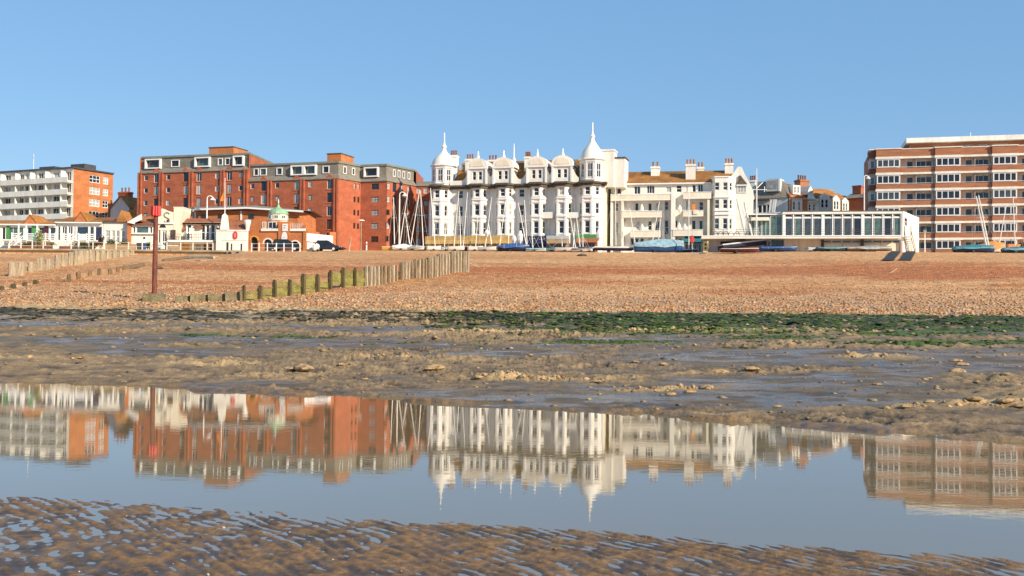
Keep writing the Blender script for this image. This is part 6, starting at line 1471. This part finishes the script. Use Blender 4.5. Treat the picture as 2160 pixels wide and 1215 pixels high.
def clutter():
    t = thing('plant_tub', 'white square plant tub standing on the promenade by the railing', 'plant pot', (X_at(118, 152.6), 152.6, 9.97)); w = .36
    MB().add([(-w * .8, -w * .8, 0), (w * .8, -w * .8, 0), (w * .8, w * .8, 0), (-w * .8, w * .8, 0), (-w, -w, .7), (w, -w, .7), (w, w, .7), (-w, w, .7)], [(0, 1, 5, 4), (1, 2, 6, 5), (2, 3, 7, 6), (3, 0, 4, 7), (0, 3, 2, 1)]).build('tub', TRIM, t)
    MB().box(-w * .9, w * .9, -w * .9, w * .9, .6, .66).build('soil', DARK, t)
    for l, r, y0, y1, m, Y, lb in ((222, 286, 516, 528, TAN, 154.6, 'low tan boarded wall below the white beach room'), (20, 75, 523, 530, BRICKD, 154.3, 'low red brick wall in front of the first decked cafe'), (80, 150, 524, 531, BRICKD, 154.2, 'low dark red brick wall between the two flights of steps'), (352, 378, 520, 530, TAN, 154.8, 'low tan wall in front of the parapet house')):
        x0, x1 = X_at(l, Y), X_at(r, Y); z1 = pt((l + r) / 2, y0, Y).z; zb = g1((x0 + x1) / 2, Y); t = thing('low_wall', lb, 'wall', ((x0 + x1) / 2, Y, zb)); h = max(z1 - zb, .5)
        MB().box(x0 - (x0 + x1) / 2, x1 - (x0 + x1) / 2, 0, .25, -.2, h).build('wall', m, t); MB().box(x0 - (x0 + x1) / 2 - .05, x1 - (x0 + x1) / 2 + .05, -.05, .3, h, h + .08).build('coping', CONC, t)
    for px, m, lb in ((303, BLUE, 'blue wheeled bin standing below the bay window cafe'), (294, DGREY, 'dark grey wheeled bin left of the blue bin')):
        t = thing('wheeled_bin', lb, 'bin', (X_at(px, 155), 155, g1(X_at(px, 155), 155)))
        MB().add([(-.26, -.3, .1), (.26, -.3, .1), (.26, .3, .1), (-.26, .3, .1), (-.32, -.38, 1.0), (.32, -.38, 1.0), (.32, .36, 1.0), (-.32, .36, 1.0)], [(0, 1, 5, 4), (1, 2, 6, 5), (2, 3, 7, 6), (3, 0, 4, 7), (0, 3, 2, 1)]).build('body', m, t)
        MB().exs([(-.42, 1.0), (.38, 1.0), (.38, 1.1), (0, 1.16), (-.42, 1.06)], -.34, .34).build('lid', m, t)
        for s in (-.24, .24): MB().tube((s - .03, .32, .11), (s + .03, .32, .11), .11, n=10).build('wheel', RUB, t)
    t = thing('leaning_pole', 'bleached timber pole leaning on the crest beside the black car', 'pole', gnd(735, 530)); a = pt(741, 501, t.location.y) - t.location; MB().tube((0, 0, -.2), tuple(a), .12, .1, 7).build('pole', TIMB, t)
    t = thing('marker_post', 'short white post with red band standing before the brick complex', 'post', (X_at(773, 168), 168, g1(X_at(773, 168), 168))); h = pt(773, 510, 168).z - t.location.z
    MB().tube((0, 0, 0), (0, 0, h), .12, n=8).build('post', TRIM, t); MB().tube((0, 0, h - .5), (0, 0, h - .3), .125, n=8).build('band', RED, t)
clutter()

# ---------------------------------------------------------------- lamps
def hook_lamp(label, px, ytop, Y, reach, m, ybase=530, head=1.0):
    x = X_at(px, Y, ytop); zb = g1(x, Y); t = thing('street_lamp', label, 'street lamp', (x, Y, zb), 'swan neck lamps along the promenade'); zt = pt(px, ytop, Y).z - zb
    r = abs(reach) / FOC * Y / 2; sg = 1 if reach > 0 else -1
    MB().tube((0, 0, 0), (0, 0, zt - r - .2), .13, .10, 8).build('pole', m, t)
    pts = [(0, 0, zt - r - .2)] + [(sg * (r - r * math.cos(a)), 0, zt - r + r * math.sin(a)) for a in [k * math.pi / 8 for k in range(9)]]
    MB().path(pts, .085, 7).build('swan_neck', m, t)
    z = zt - r; MB().lathe(sg * 2 * r, 0, [(.1, z + .25), (.16, z + .1), (.45 * head, z - .12), (.48 * head, z - .25)], 10).build('lamp_shade', TRIM, t)
    MB().lathe(sg * 2 * r, 0, [(.3 * head, z - .24), (.26 * head, z - .38), (.05, z - .5)], 10).build('lamp_globe', G_C, t)
hook_lamp('pale swan neck street lamp rising above the grey pavilion roof', 437, 413, 168, 12, TRIM)
hook_lamp('pale swan neck lamp among the masts before the brick complex', 843, 405, 166.5, 11, ALU)
hook_lamp('tall pale swan neck lamp beside the banded apartment block', 1823, 370, 166, 8, ALU, head=.8)
def plain_lamp(label, px, yt, Y, m, head):
    x = X_at(px, Y, yt); zb = g1(x, Y); t = thing('lamp_post', label, 'lamp post', (x, Y, zb)); h = pt(px, yt, Y).z - zb
    MB().tube((0, 0, 0), (0, 0, h - .3), .09, .06, 7).build('pole', m, t)
    if head == 'saucer': MB().lathe(0, 0, [(.1, h - .3), (.55, h - .22), (.5, h - .1), (.08, h)], 10).build('lamp_head', TRIM, t)
    else:
        MB().lathe(0, 0, [(.12, h - .75), (.26, h - .35), (.28, h - .28)], 8).build('lantern', G_C, t); MB().lathe(0, 0, [(.36, h - .28), (.2, h - .1), (.03, h + .08)], 8).build('lamp_cap', DGREY, t)
plain_lamp('slender lamp post with flat saucer head at the brick complex corner', 762, 463, 168, TIMB, 'saucer')
plain_lamp('small lantern lamp post between the club end wall and the banded flats', 1951, 482, 163, TRIM, 'lantern')
plain_lamp('lantern lamp rising behind the cream stair tower', 407, 437, 167, DGREY, 'lantern')

# ---------------------------------------------------------------- cars
def car(label, px, Y, length, m, heading=0.0, tall=1.0):
    x = X_at(px, Y); t = thing('parked_car', label, 'car', (x, Y, g1(x, Y)), 'cars parked on the promenade'); t.rotation_euler.z = heading; l = length / 2; w = .86
    def loft(secs, nm, mm, cap=True):
        b = MB(); n = len(secs[0])
        b.add([p for s in secs for p in s], [(k * n + i, k * n + i + 1, (k + 1) * n + i + 1, (k + 1) * n + i) for k in range(len(secs) - 1) for i in range(n - 1)] + ([tuple(range(n - 1, -1, -1)), tuple(range((len(secs) - 1) * n, len(secs) * n))] if cap else []))
        return b.build(nm, mm, t, smooth=False)
    T = tall
    prof = [(-l, .45, .75), (-l + .08, .30, .92), (-l + .9, .28, .98 * T), (-l + 1.1, .26, 1.0 * T), (l - 1.2, .26, 1.0 * T), (l - .9, .28, .95 * T), (l - .1, .32, .80), (l, .45, .66)]
    loft([[(x_, -w * (.92 if abs(x_) > l - .2 else 1), z0), (x_, -w * (.96 if abs(x_) > l - .2 else 1.02), (z0 + z1) / 2), (x_, -w * .9, z1), (x_, w * .9, z1), (x_, w * (.96 if abs(x_) > l - .2 else 1.02), (z0 + z1) / 2), (x_, w * (.92 if abs(x_) > l - .2 else 1), z0)] for x_, z0, z1 in prof], 'body', m)
    zr = 1.62 * T; cab = [(-l + .35, 1.0 * T, .80), (-l + .75, zr - .06, .66), (-l + 1.6, zr, .68), (l - 2.0, zr - .04, .68), (l - 1.15, 1.0 * T, .80)]
    b = MB(); b.ext([(p[0], p[1] - .03) for p in cab], -.70, .70); b.build('cabin_glass', G_D, t)
    MB().add([(cab[1][0] - .05, -.6, zr + .02), (cab[3][0] + .05, -.6, zr + .02), (cab[3][0] + .05, .6, zr + .02), (cab[1][0] - .05, .6, zr + .02), (cab[1][0] - .1, -.72, zr - .10), (cab[3][0] + .1, -.72, zr - .10), (cab[3][0] + .1, .72, zr - .10), (cab[1][0] - .1, .72, zr - .10)],
          [(0, 1, 2, 3), (4, 5, 1, 0), (5, 6, 2, 1), (6, 7, 3, 2), (7, 4, 0, 3)]).build('roof', m, t)
    for a, c in ((0, 1), (3, 4)):
        for s in (-1, 1): MB().tube((cab[a][0], s * .76, cab[a][1]), (cab[c][0], s * .70, cab[c][1]), .05, n=5).build('pillar', m, t)
    for s in (-1, 1): MB().tube((-.1, s * .74, 1.0 * T), (-.1, s * .70, zr - .05), .045, n=5).build('pillar', m, t)
    for xx in (-l + .85, l - .85):
        for s in (-1, 1):
            wl = MB().tube((xx, s * .70, .33), (xx, s * .90, .33), .33, n=14).build('wheel', RUB, t); MB().tube((xx, s * .895, .33), (xx, s * .915, .33), .19, n=10).build('rim', ALU, wl)
    for s in (-.6, .6): MB().box(l - .06, l + .012, s - .16, s + .16, .62, .76).build('headlight', G_C, t); MB().box(-l - .012, -l + .06, s - .14, s + .14, .68, .84).build('tail_light', RED, t)
car('black estate car parked in front of the brick kiosk arches', 603, 157, 4.6, CARP, 0.05, 1.08)
car('dark car parked before the white sign board beside the crest', 690, 158, 4.2, mat('dark_blue_car_paint', (.02, .028, .04), .25, .2), -0.1)

# ---------------------------------------------------------------- boats on the shingle crest
def boat(label, px, lenpx, hpx, hull, cover, masts=(), yaw=0.0, Y=None, kind='dinghy', trim=HULLW, ybase=531, cat='dinghy', sailbag=None, pitch=0.0, mr=.085, cmode='tent', group='boats drawn up on the shingle crest'):
    yc = float(ycrest(np.array([X_at(px, 160)]))[0]); Y = min(Y or yc + 1.6, yc + 9); x = X_at(px, Y, ybase); zb = g1(x, Y)
    t = thing('catamaran' if kind == 'cat' else ('kayak' if kind == 'kayak' else 'dinghy'), label, cat, (x, Y, zb), group)
    Lb = lenpx / FOC * Y; H = hpx / FOC * Y; cy, sy = math.cos(yaw), math.sin(yaw)
    def T(p): return (p[0] * cy - p[1] * sy, p[0] * sy + p[1] * cy, p[2] + (p[0] + Lb * .4) * pitch)
    def loft(secs, nm, m, par=t, sm=True):
        b = MB(); n = len(secs[0])
        b.add([T(p) for s in secs for p in s], [(k * n + i, k * n + i + 1, (k + 1) * n + i + 1, (k + 1) * n + i) for k in range(len(secs) - 1) for i in range(n - 1)] + [tuple(range(n - 1, -1, -1)), tuple(range((len(secs) - 1) * n, len(secs) * n))])
        return b.build(nm, m, par, smooth=sm)
    st = [(-.5, .72), (-.46, .80), (-.3, .95), (-.1, 1.0), (.1, .97), (.28, .80), (.4, .52), (.47, .22), (.5, .03)]
    rb = random.Random(px)
    if kind in ('dinghy', 'kayak'):
        B = min(.9, Lb * .19) if kind == 'dinghy' else .36; zk = .12 if kind == 'dinghy' else .02; hh = (H * .5 if cover else H * .85)
        secs = [[(u * Lb, -B * w, zk + hh * (1 + .25 * max(u, 0) * 2)), (u * Lb, -B * w * .86, zk + hh * .35), (u * Lb, -B * w * .3, zk + .02 + .12 * max(0, u) * 2), (u * Lb, B * w * .3, zk + .02 + .12 * max(0, u) * 2), (u * Lb, B * w * .86, zk + hh * .35), (u * Lb, B * w, zk + hh * (1 + .25 * max(u, 0) * 2))] for u, w in st]
        h = loft(secs, 'hull', hull)
        gw = MB()
        for sg in (0, 5): gw.path([T(s[sg]) for s in secs], .045, 5)
        gw.build('gunwale', trim, h)
        if cover:
            cs = []
            for u, w in st:
                zg = zk + hh * (1 + .25 * max(u, 0) * 2); pk = H - hh - zk
                f = max(0, 1 - abs(u) * 1.6) if cmode == 'tent' else (max(.25, 1 - abs(u - .05) * 1.2) if cmode == 'full' else .35)
                tp = zg + pk * f * rb.uniform(.8, 1.1) + .04
                cs.append([(u * Lb * 1.01, -B * w * 1.07, zg - hh * .45 * rb.uniform(.4, 1.1)), (u * Lb * 1.01, -B * w * 1.05, zg + .03), (u * Lb, -B * w * .45, zg + (tp - zg) * rb.uniform(.55, .8)), (u * Lb, 0, tp), (u * Lb, B * w * .45, zg + (tp - zg) * .6), (u * Lb * 1.01, B * w * 1.05, zg + .03), (u * Lb * 1.01, B * w * 1.07, zg - hh * .4)])
            c = loft(cs, 'cover', cover, t, False)
            for k in (2, 4, 6): MB().path([T((p[0], p[1] * 1.01, p[2] + .01)) for p in cs[k]], .02, 4).build('cover_rope', TRIM, c)
        else:
            dk = MB(); v = [T((u * Lb * .97, -B * w * .93, zk + hh * (1 + .25 * max(u, 0) * 2) - .08)) for u, w in st] + [T((u * Lb * .97, B * w * .93, zk + hh * (1 + .25 * max(u, 0) * 2) - .08)) for u, w in reversed(st)]
            dk.quad(*v); dk.build('deck', trim, t)
        if kind == 'dinghy':
            tr = MB(); tr.tube(T((-.35 * Lb, 0, .16)), T((.6 * Lb, 0, .2)), .04).tube(T((-.1 * Lb, -B, .2)), T((-.1 * Lb, B, .2)), .04); tr.build('trolley', DGREY, t)
            for sg in (-1, 1): MB().tube(T((-.1 * Lb, sg * (B + .02), .2)), T((-.1 * Lb, sg * (B + .16), .2)), .2, n=10).build('wheel', RUB, t)
    else:
        for sg in (-1, 1):
            o = sg * .95 ; zz = .40
            secs = [[(u * Lb, o - .22 * w, zz + H * .34), (u * Lb, o - .2 * w, zz + H * .14), (u * Lb, o, zz), (u * Lb, o + .2 * w, zz + H * .14), (u * Lb, o + .22 * w, zz + H * .34)] for u, w in st]
            h = loft(secs, 'hull', hull); gw = MB()
            gw.quad(*([T((u * Lb, o - .2 * w, zz + H * .345)) for u, w in st] + [T((u * Lb, o + .2 * w, zz + H * .345)) for u, w in reversed(st)]))
            for q in (0, 4): gw.path([T(s[q]) for s in secs], .12, 6)
            gw.build('gunwale', trim, h)
        MB().add([T((-.25 * Lb, -.85, H * .42 + .40)), T((.15 * Lb, -.85, H * .42 + .40)), T((.15 * Lb, .85, H * .42 + .40)), T((-.25 * Lb, .85, H * .42 + .40)), T((-.25 * Lb, -.85, H * .42 + .48)), T((.15 * Lb, -.85, H * .42 + .48)), T((.15 * Lb, .85, H * .42 + .48)), T((-.25 * Lb, .85, H * .42 + .48))],
                 [(0, 3, 2, 1), (4, 5, 6, 7), (0, 1, 5, 4), (1, 2, 6, 5), (2, 3, 7, 6), (3, 0, 4, 7)]).build('trampoline', cover or DGREY, t)
        for u in (-.25, .15): MB().tube(T((u * Lb, -1.0, H * .36 + .42)), T((u * Lb, 1.0, H * .36 + .42)), .06).build('crossbeam', ALU, t)
    for (tx, ty, bx, by) in masts:
        a = pt(bx, by, Y) - t.location; e = pt(tx, ty, Y + .4) - t.location; a.z = min(a.z, zb + 1.2 - zb)
        mo = MB().tube(a, e, mr, mr * .65, 6).build('mast', ALU, t)
        s = MB(); s.tube(e * .93 + a * .07, (a.x + .30 * Lb, a.y, .8), .014, n=3).tube(e * .93 + a * .07, (a.x - .34 * Lb, a.y + .4, .8), .014, n=3); s.build('stay', ALU, mo)
        k = a + (e - a) * .55; MB().tube(k + Vector((-.45, 0, .05)), k + Vector((.45, 0, .05)), .02, n=4).build('spreader', ALU, mo)
    if sailbag:
        for (bx, y0, y1) in sailbag:
            p = pt(bx, y1, Y) - t.location; z1 = pt(bx, y0, Y).z - zb; x_, y_, z0 = p
            MB().lathe(x_, y_, [(.12, z0), (.42, z0 + .5), (.48, z0 + (z1 - z0) * .6), (.2, z1), (.05, z1 + .05)], 8).build('bagged_sail', HULLW, t)
    return t
boat('yellow orange kayak lying on the crest at the left of the masts', 828, 46, 10, YELL, None, (), .1, kind='kayak', cat='kayak')
boat('white dinghy with rounded white cover behind the yellow kayak', 848, 44, 16, HULLW, HULLW, [(830, 416, 832, 514), (861, 399, 844, 490)], .3)
boat('white dinghy with faded grey cover and crossed leaning masts', 876, 40, 13, HULLW, GTARP, [(885, 401, 866, 519), (855, 450, 864, 508), (887, 401, 893, 521)], -.2)
boat('low white dinghy whose mast stands against the hotel corner', 915, 34, 10, HULLW, None, [(908, 397, 918, 523)], .5)
boat('grey covered dinghy before the golden shop front, tall mast leaning right', 938, 30, 11, HULLW, GTARP, [(946, 400, 937, 524)], 1.0, 166.5)
boat('white dinghy with two masts under the golden awning', 962, 36, 10, HULLW, None, [(968, 403, 957, 526), (969, 436, 972, 525)], .2)
boat('small red decked dinghy near the golden awning with leaning mast', 983, 30, 10, HULLB, None, [(986, 406, 977, 520)], -.6, 167)
boat('white dinghy with bagged sail at the right of the golden awning', 1003, 34, 10, HULLW, None, [(1008, 455, 1003, 524)], .3)
boat('white upturned dinghy with black trim before the second hotel bay', 1028, 46, 9, HULLW, None, [(1037, 416, 1023, 525), (1030, 470, 1037, 500)], -.1, sailbag=[(1027, 485, 500)])
boat('dinghy under a bright blue peaked tarpaulin in front of the hotel', 1083, 66, 20, NAVY, BLUE, [(1066, 426, 1054, 518), (1075, 470, 1072, 515)], 0.0, sailbag=[(1084, 497, 514), (1097, 487, 514)])
boat('teal covered dinghy immediately right of the bright blue tarpaulin', 1130, 44, 11, HULLW, TEAL, [(1093, 428, 1110, 513), (1106, 422, 1112, 519), (1122, 488, 1124, 524)], .15, cmode='flat')
boat('long dinghy with dull blue cover before the navy shop front', 1170, 62, 11, HULLW, TEAL, [(1140, 490, 1145, 524), (1185, 500, 1186, 520)], -.1, 166.5, cmode='flat')
boat('white open dinghy with brown side before the grey shop front', 1196, 54, 9, HULLW, None, [(1203, 458, 1214, 523)], 0.05)
boat('dark covered dinghy with three thin masts before the green shop front', 1228, 46, 13, HULLW, NAVY, [(1216, 458, 1224, 525), (1229, 495, 1230, 526), (1212, 470, 1209, 524)], .2, sailbag=[(1263, 484, 508)])
boat('dark blue and white catamaran in front of the shaded link block', 1293, 84, 17, NAVY, DGREY, [(1298, 390, 1299, 517), (1312, 470, 1312, 520)], .05, kind='cat', cat='catamaran')
boat('large dinghy wrapped in royal blue with faded blue top cover', 1390, 104, 30, BLUE, LBLUE, [(1391, 425, 1375, 490), (1394, 455, 1388, 490), (1328, 440, 1340, 500)], .0, cmode='full', trim=HULLB)
boat('small blue dinghy with white mast beside the teal shop awning', 1455, 36, 9, BLUE, BLUE, [(1453, 405, 1453, 524)], .1, cmode='flat')
boat('big white catamaran with raised hulls and thick leaning twin masts', 1566, 96, 30, NAVY, DGREY, [(1554, 419, 1577, 512), (1555.5, 419, 1579, 512), (1570, 427, 1590, 510)], .12, kind='cat', cat='catamaran', trim=HULLW, pitch=.13, mr=.19)
boat('maroon dinghy lying beneath the raised white catamaran', 1560, 80, 9, HULLB, None, (), -.05, 151.5)
boat('royal blue covered dinghy right of the raised catamaran', 1642, 76, 15, BLUE, BLUE, (), -.1, cmode='flat')
boat('pale blue covered dinghy before the club garage doors', 1716, 34, 11, HULLW, LBLUE, (), .4, cmode='flat')
boat('navy and teal covered dinghy before the club garage doors', 1757, 68, 13, DGREY, TEAL, (), .0, cmode='flat')
boat('long grey covered dinghy near the club steps', 1833, 98, 14, TIMB2, GTARP, (), .03, cmode='full')
boat('navy dinghy with teal cover and twin thick masts before the banded flats', 2055, 88, 19, NAVY, TEAL, [(2059, 414, 2080, 508), (2064, 412, 2085, 508)], .06, mr=.12, cmode='full')
boat('teal covered dinghy at the right edge of the photo', 2142, 56, 15, NAVY, TEAL, [(2137, 414, 2141, 512)], .05, cmode='full')
boat('orange covered dinghy behind the teal ones', 2090, 60, 26, HULLW, ORANGE, [(2123, 430, 2107, 510)], .1, 158, cmode='full')
boat('small white dinghy standing beside the dark car at the kiosk', 667, 22, 17, HULLW, TRIM, (), 1.2, 155.5, cmode='full')
boat('round blue grey covered tender behind the marker pole', 338, 17, 13, HULLW, LBLUE, (), .3, 154.0, cmode='full')

def odd_things():
    # red board against the awning, yellow board on the crest
    Y = 166; t = thing('paddle_board', 'upright red board leaning before the teal shop awning', 'board', (X_at(1460, Y), Y, g1(X_at(1460, Y), Y)))
    z0, z1 = pt(1460, 511, Y).z - t.location.z, pt(1460, 496, Y).z - t.location.z
    MB().ext([(-.3, z0), (.3, z0), (.34, z0 + .6), (.2, z1 - .1), (0, z1), (-.25, z1 - .1), (-.33, z0 + .6)], -.06, .06).build('board', RED, t); MB().tube((0, .1, 0), (0, .1, z1 - .2), .05).build('stand', TRIM, t)
    Y = 158; t = thing('paddle_board', 'upright pale yellow board with two dark holes beside the club deck', 'board', (X_at(1488, Y), Y, g1(X_at(1488, Y), Y)))
    h = pt(1488, 508, Y).z - t.location.z
    MB().ext([(-.36, 0), (.36, 0), (.40, h * .6), (.25, h * .93), (0, h), (-.25, h * .93), (-.40, h * .6)], -.08, .08).build('board', mat('pale_yellow_paint', (.75, .66, .30), .5), t)
    for z in (.35, .68): MB().ext([(.16 * math.cos(a), h * z + .18 * math.sin(a)) for a in [k * math.pi / 5 for k in range(10)]], -.1, -.083).build('hole', DARK, t)
    t = thing('timber_stack', 'heap of grey driftwood and boards on the crest left of the club', 'timber', gnd(1478, 536))
    for k in range(7): MB().tube((-1 + .25 * k, .1 * k, .08 + .07 * (k % 3)), (1.2 - .2 * k, .4 - .1 * k, .15 + .1 * (k % 2)), .07, .06, 6).build('log', TIMB2 if k % 2 else GTARP, t)
    # tractor behind the right boats
    Y = 160; t = thing('beach_tractor', 'orange yellow beach tractor with roll bar behind the right hand boats', 'tractor', (X_at(2146, Y), Y, g1(X_at(2146, Y), Y)))
    MB().box(-1.6, .3, -.45, .45, .7, 1.5).build('bonnet', ORANGE, t); MB().box(.3, 1.4, -.6, .6, .6, 1.2).build('body', YELL, t); MB().box(.5, 1.1, -.35, .35, 1.2, 1.75).build('seat', DARK, t)
    MB().path([(1.2, -.6, 1.2), (1.2, -.6, 2.7), (1.2, .6, 2.7), (1.2, .6, 1.2)], .07).build('roll_bar', ORANGE, t)
    MB().tube((-.9, .2, 1.5), (-.9, .2, 2.3), .06).build('exhaust', DARK, t); MB().tube((.1, 0, 1.4), (.45, 0, 1.8), .04).build('steering_column', DARK, t)
    for x, r in ((-1.1, .45), (.9, .75)):
        for s in (-1, 1):
            wl = MB().tube((x, s * .5, r), (x, s * .85, r), r, n=14).build('wheel', RUB, t); MB().tube((x, s * .84, r), (x, s * .87, r), r * .5, n=10).build('rim', YELL, wl)
odd_things()
